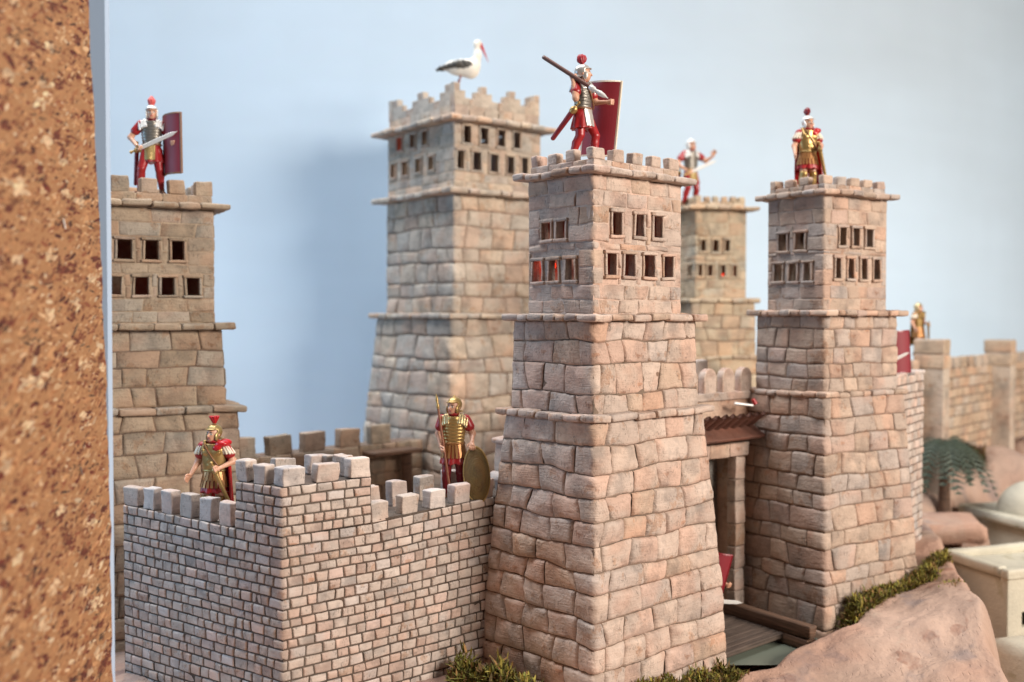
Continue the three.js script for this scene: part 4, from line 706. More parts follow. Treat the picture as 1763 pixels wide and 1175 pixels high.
// hand: wrist, direction of the forearm, axis held in the fist (null = open), side of the thumb
function handField(w, dir, axis, palmTo, sideSign) {
  dir = nrm(dir); const list = [];
  const across = axis ? nrm(sub3(axis, dir.map((v) => v * (axis[0] * dir[0] + axis[1] * dir[1] + axis[2] * dir[2])))) : nrm(crs(dir, palmTo));
  const palm = axis ? nrm(palmTo) : nrm(palmTo), pn = nrm(sub3(palm, dir.map((v) => v * (palm[0] * dir[0] + palm[1] * dir[1] + palm[2] * dir[2]))));
  const P = (f, a, n) => add3(add3(add3(w, dir, f), across, a), pn, n);
  list.push(cap(P(0.008, -0.010, 0), P(0.040, -0.014, 0.001), 0.0125, 0.011), cap(P(0.008, 0.008, 0), P(0.042, 0.012, 0.001), 0.0125, 0.011), cap(P(0.02, -0.006, 0), P(0.04, 0.004, 0), 0.013));
  for (let i = 0; i < 4; i++) {
    const a = -0.021 + i * 0.014, L = [0.030, 0.036, 0.034, 0.027][sideSign > 0 ? 3 - i : i], b = P(0.046, a, 0.001);
    if (axis) { const m = P(0.052 + L * 0.25, a, 0.020), e = P(0.034, a, 0.030); list.push(cap(P(0.04, a, 0), b, 0.0082), cap(b, m, 0.0080, 0.0076), cap(m, e, 0.0076, 0.0068)); }
    else { const m = P(0.046 + L * 0.6, a * 1.15, 0.004 + i * 0.002), e = P(0.046 + L * 1.1, a * 1.2, 0.014 + i * 0.003); list.push(cap(b, m, 0.0078, 0.0072), cap(m, e, 0.0072, 0.0060)); }
  }
  const ts = sideSign * 0.018, tb = P(0.012, ts, 0.006), t1 = axis ? P(0.028, ts * 1.05, 0.022) : P(0.030, ts * 2.1, 0.010), t2 = axis ? P(0.044, ts * 0.5, 0.031) : P(0.050, ts * 2.5, 0.014);
  list.push(cap(tb, t1, 0.0098, 0.0085), cap(t1, t2, 0.0085, 0.0070));
  return { f: blend(list, 0.0045), c: P(0.035, 0, 0.008) };
}
const SKIN = [0.60, 0.315, 0.20];
function headGeo(base, yaw, pitch = 0) {
  const f = blend([ell([0, 0.065, -0.008], [0.047, 0.054, 0.058]), ell([0, 0.030, 0.014], [0.036, 0.046, 0.040]), cap([0, 0.004, 0.032], [0, 0.010, 0.034], 0.015), cap([0, -0.045, -0.012], [0, 0.02, -0.010], 0.030)], 0.022);
  const g0 = blend([f, cap([0, 0.060, 0.050], [0, 0.036, 0.064], 0.0055, 0.0085), cap([-0.022, 0.066, 0.046], [0.022, 0.066, 0.046], 0.006), cap([-0.008, 0.019, 0.048], [0.008, 0.019, 0.048], 0.0052), ell([0.048, 0.044, -0.004], [0.007, 0.016, 0.011]), ell([-0.048, 0.044, -0.004], [0.007, 0.016, 0.011])], 0.007);
  const field = (x, y, z) => { let d = g0(x, y, z); for (const s of [-1, 1]) d = Math.max(d, -(Math.hypot((x - s * 0.019) / 1.3, y - 0.052, z - 0.058) - 0.0085)); return Math.min(d, ell([0.019, 0.051, 0.042], [0.0095, 0.0075, 0.0075])(x, y, z), ell([-0.019, 0.051, 0.042], [0.0095, 0.0075, 0.0075])(x, y, z)); };
  const g = surfaceNet(field, [-0.075, -0.06, -0.085], [0.075, 0.135, 0.095], 0.0042), p = g.attributes.position, col = [];
  for (let i = 0; i < p.count; i++) {
    const x = Math.abs(p.getX(i)), y = p.getY(i), z = p.getZ(i); let c = SKIN;
    if (z > 0.03) {
      const ex = (x - 0.019) / 0.0105, ey = (y - 0.0515) / 0.0062; if (ex * ex + ey * ey < 1 && z < 0.058) c = Math.hypot(x - 0.019, y - 0.0515) < 0.0048 ? [0.03, 0.018, 0.012] : [0.72, 0.68, 0.62];
      if (Math.abs(y - 0.0655 - (0.022 - x) * 0.1) < 0.0032 && x > 0.008 && x < 0.032) c = [0.07, 0.03, 0.018];
      if (Math.abs(y - 0.019) < 0.0058 && x < 0.014 && z > 0.044) c = [0.50, 0.13, 0.10];
    }
    if (z < -0.012 && y < 0.06 && x > 0.02 && y > 0.0) c = [0.05, 0.03, 0.02];
    col.push(...c);
  }
  g.setAttribute('color', new THREE.Float32BufferAttribute(col, 3)); g.scale(1.17, 1.17, 1.17).rotateX(pitch).rotateY(yaw).translate(...base); return g;
}
function paint(g, c) { const n = g.attributes.position.count, a = new Float32Array(n * 3); for (let i = 0; i < n; i++) a.set(c, i * 3); g.setAttribute('color', new THREE.BufferAttribute(a, 3)); return g; }
const mergeC = (list) => mergeGeometries(list.map((g) => { const q = g.index ? g.toNonIndexed() : g; for (const k of Object.keys(q.attributes)) if (!['position', 'normal', 'color'].includes(k)) q.deleteAttribute(k); return q; }));
function sculpt(p) {                                   // p: joints and dress; returns a list of named parts
  const out = [], S = 0.105, R = p.right, Lf = p.left, sh = { r: [-S, 0.795, 0], l: [S, 0.795, 0] }, hip = { r: [-0.048, 0.50, 0], l: [0.048, 0.50, 0] };
  const limb = (a, b, c, r) => [cap(a, b, r[0], r[1]), cap(b, c, r[2], r[3])];
  const bodyList = [ell([0, 0.71, 0], [0.092, 0.13, 0.056]), ell([0, 0.54, 0], [0.078, 0.07, 0.056]), cap([0, 0.80, -0.006], [0, 0.88, 0], 0.036, 0.030),
    ...limb(sh.r, R.elbow, R.wrist, [0.037, 0.029, 0.029, 0.0185]), ...limb(sh.l, Lf.elbow, Lf.wrist, [0.037, 0.029, 0.029, 0.0185])];
  for (const [h, k, a, toe] of [[hip.r, p.kneeR, p.ankleR, p.toeR], [hip.l, p.kneeL, p.ankleL, p.toeL]]) { const calf = add3(lerp3(k, a, 0.3), [0, 0, -0.010]); bodyList.push(cap(h, k, 0.056, 0.037), cap(k, calf, 0.035, 0.036), cap(calf, a, 0.036, 0.021), cap(add3(a, [0, -0.022, -0.022]), add3(a, [toe[0] * 0.085, -0.032, toe[1] * 0.085]), 0.021, 0.016)); }
  const body = blend(bodyList, 0.018), pts = [sh.r, sh.l, R.elbow, R.wrist, Lf.elbow, Lf.wrist, p.kneeR, p.kneeL, add3(p.ankleR, [p.toeR[0] * 0.1, -0.04, p.toeR[1] * 0.1]), add3(p.ankleL, [p.toeL[0] * 0.1, -0.04, p.toeL[1] * 0.1]), [0, 0.88, 0]], [lo, hi] = boundsOf(pts, 0.065);
  const bits = [paint(surfaceNet(body, lo, hi, 0.0115), SKIN)];
  for (const [q, s] of [[R, 1], [Lf, -1]]) { const h = handField(q.wrist, q.dir || sub3(q.wrist, q.elbow), q.axis, q.palm, s), [a, b] = boundsOf([h.c], 0.072); bits.push(paint(surfaceNet(blend([h.f, cap(lerp3(q.elbow, q.wrist, 0.85), q.wrist, 0.0195, 0.0165)], 0.008), a, b, 0.0042), SKIN)); }
  const hb = [0, 0.858, 0.006]; bits.push(headGeo(hb, p.headYaw, p.headPitch || 0));
  out.push(['body', mergeC(bits), M.skin]);
  // tunic: sleeves, collar and skirt
  const D = p.dress, hem = D.hem ?? 0.365, arm = (s, q, f) => cap(s, lerp3(s, q.elbow, f), 0.046, 0.049);
  const skirt = (y0, y1, r0, r1, rip, nf) => (x, y, z) => { const f = clamp((y0 - y) / (y0 - y1), 0, 1), rx = mix(r0[0], r1[0], f), rz = mix(r0[1], r1[1], f), th = Math.atan2(z / rz, x / rx), q = Math.hypot(x / rx, z / rz), d = (q - 1) * Math.min(rx, rz) + rip * f * Math.cos(th * nf); return Math.max(d, y - y0, y1 - y + 0.006 * Math.cos(th * nf)); };
  const tun = blend([arm(sh.r, R, 0.52), arm(sh.l, Lf, 0.52), cap([0, 0.83, -0.002], [0, 0.858, 0.002], 0.045, 0.040)], 0.012), sk = skirt(0.57, hem, [0.088, 0.066], [0.128, 0.108], 0.006, 9);
  out.push(['tunic', surfaceNet((x, y, z) => Math.min(tun(x, y, z), sk(x, y, z)), [-0.28, hem - 0.03, -0.17], [0.28, 0.92, 0.17], 0.0085), D.tunic]);
  // leggings or greaves
  if (D.leggings) { const l = []; for (const [h, k, a] of [[hip.r, p.kneeR, p.ankleR], [hip.l, p.kneeL, p.ankleL]]) { const calf = add3(lerp3(k, a, 0.3), [0, 0, -0.010]); l.push(cap(h, k, 0.060, 0.042), cap(k, calf, 0.040, 0.041), cap(calf, lerp3(k, a, 0.86), 0.041, 0.028)); } const [a, b] = boundsOf([hip.r, hip.l, p.kneeR, p.kneeL, p.ankleR, p.ankleL], 0.075); out.push(['leggings', surfaceNet(blend(l, 0.01), a, b, 0.010), D.leggings]); }
  if (D.greaves) for (const [k, a] of [[p.kneeR, p.ankleR], [p.kneeL, p.ankleL]]) { const calf = add3(lerp3(k, a, 0.3), [0, 0, -0.006]), [q, b] = boundsOf([k, a], 0.07); out.push(['greave', surfaceNet(blend([cap(add3(k, [0, 0.012, 0.004]), calf, 0.044, 0.044), cap(calf, lerp3(k, a, 0.95), 0.043, 0.028), ell(add3(k, [0, 0.012, 0.022]), [0.030, 0.034, 0.026])], 0.01), q, b, 0.009), D.greaves]); }
  for (const [a, t] of [[p.ankleR, p.toeR], [p.ankleL, p.toeL]]) { const [q, b] = boundsOf([a, add3(a, [t[0] * 0.1, -0.03, t[1] * 0.1])], 0.055); out.push(['sandal', surfaceNet((x, y, z) => Math.max(blend([cap(add3(a, [0, -0.024, -0.022]), add3(a, [t[0] * 0.09, -0.036, t[1] * 0.09]), 0.025, 0.019), cap(add3(a, [0, 0.02, 0]), add3(a, [0, -0.02, -0.01]), 0.0275)], 0.01)(x, y, z), -0.045 + a[1] - y - 0.006), q, b, 0.008), M.leather]); }
  // body armour
  const torso = (rip) => (x, y, z) => { const f = clamp((y - 0.545) / 0.26, 0, 1), rx = mix(0.092, 0.115, Math.sin(f * 1.9) * 0.9) - 0.03 * smooth(0.86, 1, f), rz = mix(0.068, 0.078, Math.sin(f * 2.2)), d = (Math.hypot(x / rx, z / rz) - 1) * rz; return Math.max(d + (rip ? 0.0052 * Math.abs(Math.sin(y * Math.PI / 0.032)) : 0), y - 0.825, 0.545 - y); };
  if (D.armour === 'bands') {
    out.push(['cuirass', surfaceNet(torso(true), [-0.15, 0.53, -0.11], [0.15, 0.84, 0.11], 0.0062), D.plate]);
    for (const s of [-1, 1]) { const l = []; for (let i = 0; i < 4; i++) { const x = s * (0.052 + i * 0.0235), dy = -0.004 * i * i; l.push(cap([x * 0.92, 0.762 + dy, 0.066 - i * 0.004], [x, 0.838 + dy, 0.030], 0.0128), cap([x, 0.838 + dy, 0.030], [x, 0.842 + dy, -0.024], 0.0128), cap([x, 0.842 + dy, -0.024], [x * 0.92, 0.77 + dy, -0.066], 0.0128)); } out.push(['shoulder_guard', surfaceNet((x, y, z) => { let d = 1e9; for (const q of l) d = Math.min(d, q(x, y, z)); return d; }, [s < 0 ? -0.165 : 0.02, 0.69, -0.10], [s < 0 ? -0.02 : 0.165, 0.885, 0.10], 0.0062), D.shoulder]); }
  } else {
    const t = torso(false), mus = blend([t, ell([0.042, 0.745, 0.058], [0.046, 0.036, 0.026]), ell([-0.042, 0.745, 0.058], [0.046, 0.036, 0.026]), ell([0.02, 0.668, 0.064], [0.020, 0.022, 0.014]), ell([-0.02, 0.668, 0.064], [0.020, 0.022, 0.014]), ell([0.02, 0.618, 0.062], [0.020, 0.022, 0.014]), ell([-0.02, 0.618, 0.062], [0.020, 0.022, 0.014])], 0.007);
    out.push(['cuirass', surfaceNet(mus, [-0.15, 0.53, -0.11], [0.15, 0.84, 0.12], 0.0066), D.plate]);
    for (const s of [-1, 1]) out.push(['shoulder_strap', surfaceNet(blend([cap([s * 0.072, 0.765, 0.068], [s * 0.076, 0.838, 0.02], 0.018), cap([s * 0.076, 0.838, 0.02], [s * 0.07, 0.80, -0.06], 0.018)], 0.006), [s < 0 ? -0.12 : 0.03, 0.73, -0.10], [s < 0 ? -0.03 : 0.12, 0.875, 0.105], 0.007), D.plate]);
    for (const s of [-1, 1]) { const q = s < 0 ? R : Lf, a0 = s < 0 ? sh.r : sh.l, l = []; for (let i = 0; i < 6; i++) { const th = -0.6 + i * 0.55, ax = [Math.cos(th) * s * 0.046, 0, Math.sin(th) * 0.046]; l.push(cap(add3(a0, ax, 0.9), add3(lerp3(a0, q.elbow, 0.44), ax, 1.12), 0.0095, 0.0105)); } const [b0, b1] = boundsOf([a0, lerp3(a0, q.elbow, 0.5)], 0.08); out.push(['sleeve_strips', surfaceNet((x, y, z) => { let d = 1e9; for (const c of l) d = Math.min(d, c(x, y, z)); return d; }, b0, b1, 0.0068), D.strip2 || M.cream]); }
  }
  if (D.belt) { const g = new THREE.TorusGeometry(1, 0.11, 8, 40).rotateX(Math.PI / 2).scale(0.094, 0.105, 0.073).translate(0, 0.565, 0); out.push(['belt', g, D.belt]); }
  if (D.strips) { // leather strips hanging from the belt, in tiers
    const tiers = D.tiers || [[0.555, 0.455, 1.0], [0.50, 0.405, 1.06]], l = []; let row = 0;
    for (const [y0, y1, sc] of tiers) { const n = 20; for (let i = 0; i < n; i++) { const th = (i + row * 0.5) / n * Math.PI * 2, rA = [0.093 * sc + 0.006 * row, 0.072 * sc + 0.006 * row], k = (0.57 - y1) / 0.205, rB = [mix(0.088, 0.128, k) * 1.03 + 0.004, mix(0.066, 0.108, k) * 1.03 + 0.004]; const a = [Math.cos(th) * rA[0], y0, Math.sin(th) * rA[1]], b = [Math.cos(th) * rB[0], y1, Math.sin(th) * rB[1]], g = new THREE.BoxGeometry(0.0245, len3(sub3(b, a)), 0.006, 1, 1, 1), m = new THREE.Matrix4(), up = nrm(sub3(a, b)), nn = nrm([Math.cos(th) / rA[0], 0.2, Math.sin(th) / rA[1]]), xx = nrm(crs(up, nn)), zz = crs(xx, up); m.makeBasis(new THREE.Vector3(...xx), new THREE.Vector3(...up), new THREE.Vector3(...zz)); m.setPosition(...lerp3(a, b, 0.5)); g.applyMatrix4(m); l.push(g); } row++; }
    out.push(['leather_strips', merge(l), D.strips]);
  }
  if (D.apron) { const g = surfaceNet((x, y, z) => { const q = sk(x, y, z), b = 0.0028 * Math.sin(x * 330) * Math.sin(y * 330); return Math.max(q - 0.010 - b, -(q - 0.002), Math.abs(x + 0.012) - 0.055, 0.385 - y, -z); }, [-0.08, 0.37, 0.0], [0.06, 0.58, 0.15], 0.0052); out.push(['mail_apron', g, D.apron]); }
  // helmet: bowl, brim, cheek guards, neck guard
  const place = (g) => g.scale(1.17, 1.17, 1.17).rotateX(p.headPitch || 0).rotateY(p.headYaw).translate(...hb);
  const bowl = ell([0, 0.068, -0.008], [0.056, 0.064, 0.067]), brim = blend([ell([0, 0.089, 0.034], [0.050, 0.006, 0.034]), ell([0, 0.010, -0.055], [0.050, 0.008, 0.032])], 0.01);
  const helm = (x, y, z) => { const cut = Math.max(y - 0.083, Math.abs(x) - 0.060, -z + 0.012 + (y < 0.02 ? 0.02 : 0)); let d = Math.max(bowl(x, y, z), -cut, 0.004 - y); d = Math.min(d, brim(x, y, z)); for (const s of [-1, 1]) d = Math.min(d, ell([s * 0.046, 0.028, 0.016], [0.009, 0.036, 0.020])(x, y, z)); return Math.min(d, ell([0, 0.134, -0.006], [0.010, 0.012, 0.010])(x, y, z)); };
  out.push(['helmet', place(surfaceNet(helm, [-0.08, -0.02, -0.10], [0.08, 0.155, 0.09], 0.0046)), D.helmet]);
  if (D.crest) { const c = D.crestShape === 'fan' ? blend([ell([0, 0.176, -0.016], [0.024, 0.040, 0.040]), cap([0, 0.125, -0.008], [0, 0.16, -0.010], 0.013, 0.016)], 0.012) : D.crestShape === 'flare' ? (x, y, z) => { const f = clamp((y - 0.138) / 0.06, 0, 1), r = mix(0.014, 0.040, f); return Math.max((Math.hypot(x, (z + 0.008)) - r) * 0.8, y - 0.196, 0.134 - y); } : blend([ell([0, 0.168, -0.008], [0.033, 0.030, 0.032]), cap([0, 0.130, -0.008], [0, 0.205, -0.008], 0.022, 0.012)], 0.02); const g = surfaceNet((x, y, z) => c(x, y, z) + 0.0035 * Math.sin(Math.atan2(x, z + 0.008) * 9 + y * 60), [-0.06, 0.105, -0.07], [0.06, 0.245, 0.06], 0.0056); out.push(['crest', place(g), D.crest, 'helmet']); }
  // cloak from the left shoulder down the back
  if (D.cloak) {
    const nu = 40, nv = 34, pos = [], idx = [], th = 0.009;
    for (const side of [0, 1]) for (let j = 0; j <= nv; j++) for (let i = 0; i <= nu; i++) {
      const u = i / nu, v = j / nv, a0 = mix(-2.75, -2.3, v), a1 = mix(0.15, 0.35 + 0.1 * v, v), ang = mix(a0, a1, u), fold = 0.011 * v * Math.sin(u * 26 + 1.2 * Math.sin(v * 3)) + 0.006 * Math.sin(u * 11 + v * 4), rx = mix(0.128, 0.165, v) + fold - side * th, rz = mix(0.092, 0.150, v) + fold - side * th, y = mix(0.835 - 0.02 * Math.cos(ang), 0.155 + 0.05 * Math.sin(u * 5), v);
      const pinch = 1 - 0.35 * smooth(0.12, 0, v); pos.push(Math.cos(ang) * rx * pinch + 0.012, y, Math.sin(ang) * rz * pinch - 0.006);
    }
    const row = nu + 1, o = (nv + 1) * row; for (let j = 0; j < nv; j++) for (let i = 0; i < nu; i++) { const a = j * row + i; idx.push(a, a + 1, a + row, a + 1, a + row + 1, a + row, o + a, o + a + row, o + a + 1, o + a + 1, o + a + row, o + a + row + 1); }
    for (let j = 0; j < nv; j++) for (const i of [0, nu]) { const a = j * row + i; idx.push(a, a + row, a + o, a + o, a + row, a + row + o); }
    for (let i = 0; i < nu; i++) for (const j of [0, nv]) { const a = j * row + i; idx.push(a, a + o, a + 1, a + 1, a + o, a + o + 1); }
    const g = new THREE.BufferGeometry(); g.setAttribute('position', new THREE.Float32BufferAttribute(pos, 3)); g.setIndex(idx); g.computeVertexNormals();
    const drape = surfaceNet(blend([ell([0.085, 0.825, 0.030], [0.062, 0.035, 0.050]), ell([0.055, 0.785, 0.070], [0.040, 0.030, 0.020]), ell([0.09, 0.83, -0.04], [0.06, 0.035, 0.045])], 0.02), [-0.02, 0.72, -0.12], [0.18, 0.89, 0.12], 0.008);
    out.push(['cloak', g, D.cloak]); out.push(['shoulder_drape', drape, D.cloak, 'cloak']);
  }
  if (D.collar) out.push(['scarf', new THREE.TorusGeometry(0.040, 0.016, 10, 24).rotateX(Math.PI / 2).translate(0, 0.848, 0.004), D.collar]);
  if (p.scabbard) { const [a, b, r] = p.scabbard, [lo2, hi2] = boundsOf([a, b], r + 0.02); out.push(['scabbard', surfaceNet(cap(a, b, r, r * 0.8), lo2, hi2, 0.0075), D.scabbard]); const u = nrm(sub3(b, a)); const c2 = boundsOf([add3(a, u, -0.06), add3(a, u, 0.03)], 0.05); out.push(['scabbard_hilt', surfaceNet(blend([cap(add3(a, u, -0.075), a, 0.011, 0.011), ell(add3(a, u, -0.080), [0.016, 0.016, 0.016]), cap(add3(a, u, 0.0), add3(a, u, 0.018), r * 1.22)], 0.008), boundsOf([add3(a, u, -0.09), add3(a, u, 0.03)], 0.05)[0], boundsOf([add3(a, u, -0.09), add3(a, u, 0.03)], 0.05)[1], 0.0065), D.hilt || M.gold, 'scabbard']); }
  if (D.strap) { const l = []; for (let i = 0; i < 10; i++) { const q = (t) => [mix(-0.07, 0.09, t), mix(0.83, 0.575, t), Math.sqrt(Math.max(0.02, 1 - (mix(-0.07, 0.09, t) / 0.118) ** 2)) * 0.084]; l.push(cap(q(i / 10), q((i + 1) / 10), 0.0085)); } out.push(['baldric', surfaceNet(blend(l, 0.002), [-0.1, 0.55, 0.0], [0.12, 0.86, 0.12], 0.006), D.strap]); }
  return out;
}
function figurine(parts, label, pos, H, turn, group) {
  const t = thing('soldier_figurine', label, 'figurine', pos, turn, group); t.scale.set(H * 1.07, H, H * 1.07); const by = {};
  for (const [n, g, m, under] of parts) by[n] = part(n, g, m, under && by[under] ? by[under] : t);
  return t;
}
function held(name, label, category, fig) { const t = thing(name, label, category, fig.position.toArray(), fig.rotation.y); t.scale.copy(fig.scale); return t; }
function aim(g, a, b) { const d = new THREE.Vector3(...sub3(b, a)), q = new THREE.Quaternion().setFromUnitVectors(new THREE.Vector3(0, 1, 0), d.clone().normalize()); return g.applyQuaternion(q).translate(...a); }   // g stands on y = 0
function scutum(t, c, wdir, lean, w, h, dirSign, rimMat = M.cream, m = M.shieldRed) {   // curved rectangular shield; wdir: horizontal direction of its width
  const nu = 16, nv = 4, out = (inner, grow) => { const pos = [], idx = []; for (const side of [0, 1]) for (let j = 0; j <= nv; j++) for (let i = 0; i <= nu; i++) { const u = i / nu - 0.5, v = j / nv - 0.5, a = u * 1.15, R = (w + grow) / 1.15, x = Math.sin(a) * R, z = (Math.cos(a) - 1) * R * dirSign + (side ? inner : 0) * -dirSign; pos.push(x, v * (h + grow), z); } const row = nu + 1, o = (nv + 1) * row; for (let j = 0; j < nv; j++) for (let i = 0; i < nu; i++) { const a = j * row + i; idx.push(a, a + 1, a + row, a + 1, a + row + 1, a + row, o + a, o + a + row, o + a + 1, o + a + 1, o + a + row, o + a + row + 1); } for (let j = 0; j < nv; j++) for (const i of [0, nu]) { const a = j * row + i; idx.push(a, a + row, a + o, a + o, a + row, a + row + o); } for (let i = 0; i < nu; i++) for (const j of [0, nv]) { const a = j * row + i; idx.push(a, a + o, a + 1, a + 1, a + o, a + o + 1); } const g = new THREE.BufferGeometry(); g.setAttribute('position', new THREE.Float32BufferAttribute(pos, 3)); g.setIndex(idx); const q = g.toNonIndexed(); q.computeVertexNormals(); return q; };
  const mtx = new THREE.Matrix4().makeRotationFromEuler(new THREE.Euler(lean[0], Math.atan2(-wdir[2], wdir[0]), lean[1], 'YXZ')).setPosition(...c);
  part('shield_plate', out(0.014, 0).applyMatrix4(mtx), m, t);
  const edge = []; const bar = (a, b, r) => { const L = len3(sub3(b, a)); edge.push(aim(new THREE.BoxGeometry(r * 2, L, r * 2).translate(0, L / 2, 0), a, b)); };
  const P = (u, v) => { const a = u * 1.15, R = w / 1.15; return [Math.sin(a) * R, v * h, (Math.cos(a) - 1) * R * dirSign - 0.007 * dirSign]; };
  for (const s of [-0.5, 0.5]) { bar(P(s, -0.51), P(s, 0.51), 0.0105); for (let i = 0; i < 12; i++) bar(P(i / 12 - 0.5, s), P((i + 1) / 12 - 0.5, s), 0.0085); }
  part('rim', merge(edge).applyMatrix4(mtx), rimMat, t);
}
function sword(t, pommel, tip, m = M.whiteMetal) {
  const L = len3(sub3(tip, pommel)), gl = 0.11, bl = L - gl, s = new THREE.Shape(); s.moveTo(-0.017, 0); s.lineTo(-0.019, bl * 0.5); s.lineTo(-0.016, bl * 0.84); s.lineTo(0, bl); s.lineTo(0.016, bl * 0.84); s.lineTo(0.019, bl * 0.5); s.lineTo(0.017, 0); s.closePath();
  const b = new THREE.ExtrudeGeometry(s, { depth: 0.004, bevelEnabled: true, bevelSize: 0.004, bevelThickness: 0.004, bevelSegments: 1 }).translate(0, gl, -0.002); part('blade', aim(b, pommel, tip), m, t);
  const lathe = new THREE.LatheGeometry([[0, 0], [0.016, 0.004], [0.019, 0.014], [0.012, 0.026], [0.011, 0.05], [0.013, 0.08], [0.011, 0.096]].map((q) => new THREE.Vector2(...q)), 14); part('grip', aim(lathe, pommel, tip), M.gold, t);
  const gd = new THREE.BoxGeometry(0.082, 0.020, 0.026, 2, 1, 1).translate(0, gl - 0.006, 0); part('guard', aim(gd, pommel, tip), M.gold, t);
}
function spear(t, butt, tip, r, shaftMat, headMat, headLen) {
  const L = len3(sub3(tip, butt)); part('shaft', aim(new THREE.LatheGeometry([[0, 0], [r * 0.9, 0.002], [r, 0.02], [r, L - headLen], [0, L - headLen + 0.002]].map((q) => new THREE.Vector2(...q)), 14), butt, tip), shaftMat, t);
  const h = headLen, pr = [[r * 1.05, -0.02], [r * 1.35, 0], [r * 1.3, h * 0.14], [r * 0.75, h * 0.24], [r * 1.25, h * 0.5], [r * 1.0, h * 0.72], [0.001, h]].map((q) => new THREE.Vector2(q[0], q[1] + L - h)); part('spear_head', aim(new THREE.LatheGeometry(pr, 14), butt, tip), headMat, t);
}
const stance = { kneeR: [-0.065, 0.285, 0.03], ankleR: [-0.075, 0.055, -0.01], toeR: [-0.35, 0.94], kneeL: [0.06, 0.285, 0.02], ankleL: [0.068, 0.055, -0.015], toeL: [0.35, 0.94] };
// a) the spearman on the nearest tower
const spearman = sculpt({ right: { elbow: [-0.168, 0.640, 0.040], wrist: [-0.150, 0.828, -0.005], axis: [0.06, -0.44, 0.59], palm: [1, 0, 0.1] }, left: { elbow: [0.150, 0.650, 0.040], wrist: [0.150, 0.640, 0.165], axis: [0, 1, 0], palm: [1, 0, 0] }, headYaw: 0.62,
  kneeR: [-0.065, 0.30, 0.015], ankleR: [-0.075, 0.055, -0.085], toeR: [-0.2, 0.98], kneeL: [0.06, 0.30, 0.10], ankleL: [0.068, 0.055, 0.095], toeL: [0.2, 0.98], scabbard: [[-0.128, 0.545, -0.01], [-0.150, 0.285, -0.235], 0.029],
  dress: { tunic: M.red, leggings: M.red, armour: 'bands', plate: M.steel, shoulder: M.silver, belt: M.leather, apron: M.silver, helmet: M.silver, crest: M.plume, crestShape: 'fan', scabbard: M.darkRed, strap: M.leather } });
// b) the swordsman, with a shield arm or with a raised hand
const swordPose = (leftArm, helmet, crest, crestMat) => sculpt({ right: { elbow: [-0.215, 0.645, -0.02], wrist: [-0.128, 0.520, 0.105], axis: [0.46, 0.245, 0.06], palm: [0.4, -0.4, 0.6] }, left: leftArm, headYaw: 0.12,
  kneeR: [-0.095, 0.29, 0.075], ankleR: [-0.125, 0.055, 0.005], toeR: [-0.45, 0.9], kneeL: [0.075, 0.285, 0.03], ankleL: [0.095, 0.055, -0.02], toeL: [0.35, 0.94], scabbard: [[-0.155, 0.515, -0.045], [-0.175, 0.135, -0.07], 0.024],
  dress: { tunic: M.red, leggings: M.red, armour: 'bands', plate: M.steel, shoulder: M.whiteMetal, belt: M.leather, apron: M.brass, helmet, crest: crest ? crestMat : null, crestShape: crest, scabbard: M.darkRed, collar: M.darkRed } });
const swordShield = swordPose({ elbow: [0.175, 0.650, 0.01], wrist: [0.205, 0.585, 0.135], axis: [0, 1, 0], palm: [0.8, 0, 0.4] }, M.whiteMetal, 'ball', M.pinkPlume);
const swordRaised = swordPose({ elbow: [0.185, 0.690, 0.085], wrist: [0.235, 0.755, 0.190], axis: null, palm: [-0.6, 0, 0.8], dir: [0.15, 0.9, 0.25] }, M.whiteMetal, null, null);
// c) the commander with cloak
const commanderDress = (crest, shape, helmet) => ({ tunic: M.red, greaves: M.gold, armour: 'muscle', plate: M.gold, belt: M.brass, strips: M.copper, tiers: [[0.555, 0.475, 1.0], [0.505, 0.405, 1.05]], helmet, crest, crestShape: shape, cloak: M.capeRed, scabbard: M.gold, strap: M.leather, collar: M.red, hem: 0.355 });
const commanderPose = (headYaw, dress) => sculpt({ right: { elbow: [-0.158, 0.640, -0.015], wrist: [-0.190, 0.525, 0.070], axis: null, palm: [0.5, -0.3, 0.6], dir: [-0.35, -0.5, 0.5] }, left: { elbow: [0.175, 0.650, -0.02], wrist: [0.095, 0.600, 0.120], axis: [0.32, -0.9, -0.15], palm: [-0.2, 0.1, 0.9] }, headYaw, ...stance, scabbard: [[0.070, 0.585, 0.155], [0.175, 0.270, 0.090], 0.0215], dress });
const commanderA = commanderPose(-0.35, commanderDress(M.capeRed, 'flare', M.brass)), commanderB = commanderPose(0.15, commanderDress(M.darkRed, 'fan', M.whiteMetal));
// d) the guard with spear and oval shield
const guard = sculpt({ right: { elbow: [-0.142, 0.650, -0.01], wrist: [-0.112, 0.535, 0.060], axis: [-0.16, 1, -0.06], palm: [0.7, 0, 0.5] }, left: { elbow: [0.168, 0.655, -0.01], wrist: [0.170, 0.585, 0.075], axis: null, palm: [0, -1, 0.2], dir: [0.05, -0.55, 0.55] }, headYaw: -0.5, ...stance,
  dress: { tunic: M.red, leggings: M.darkRed, armour: 'bands', plate: M.gold, shoulder: M.paleGold, belt: M.copper, strips: M.copper, tiers: [[0.555, 0.425, 1.0]], helmet: M.gold, crest: null, collar: M.red } });

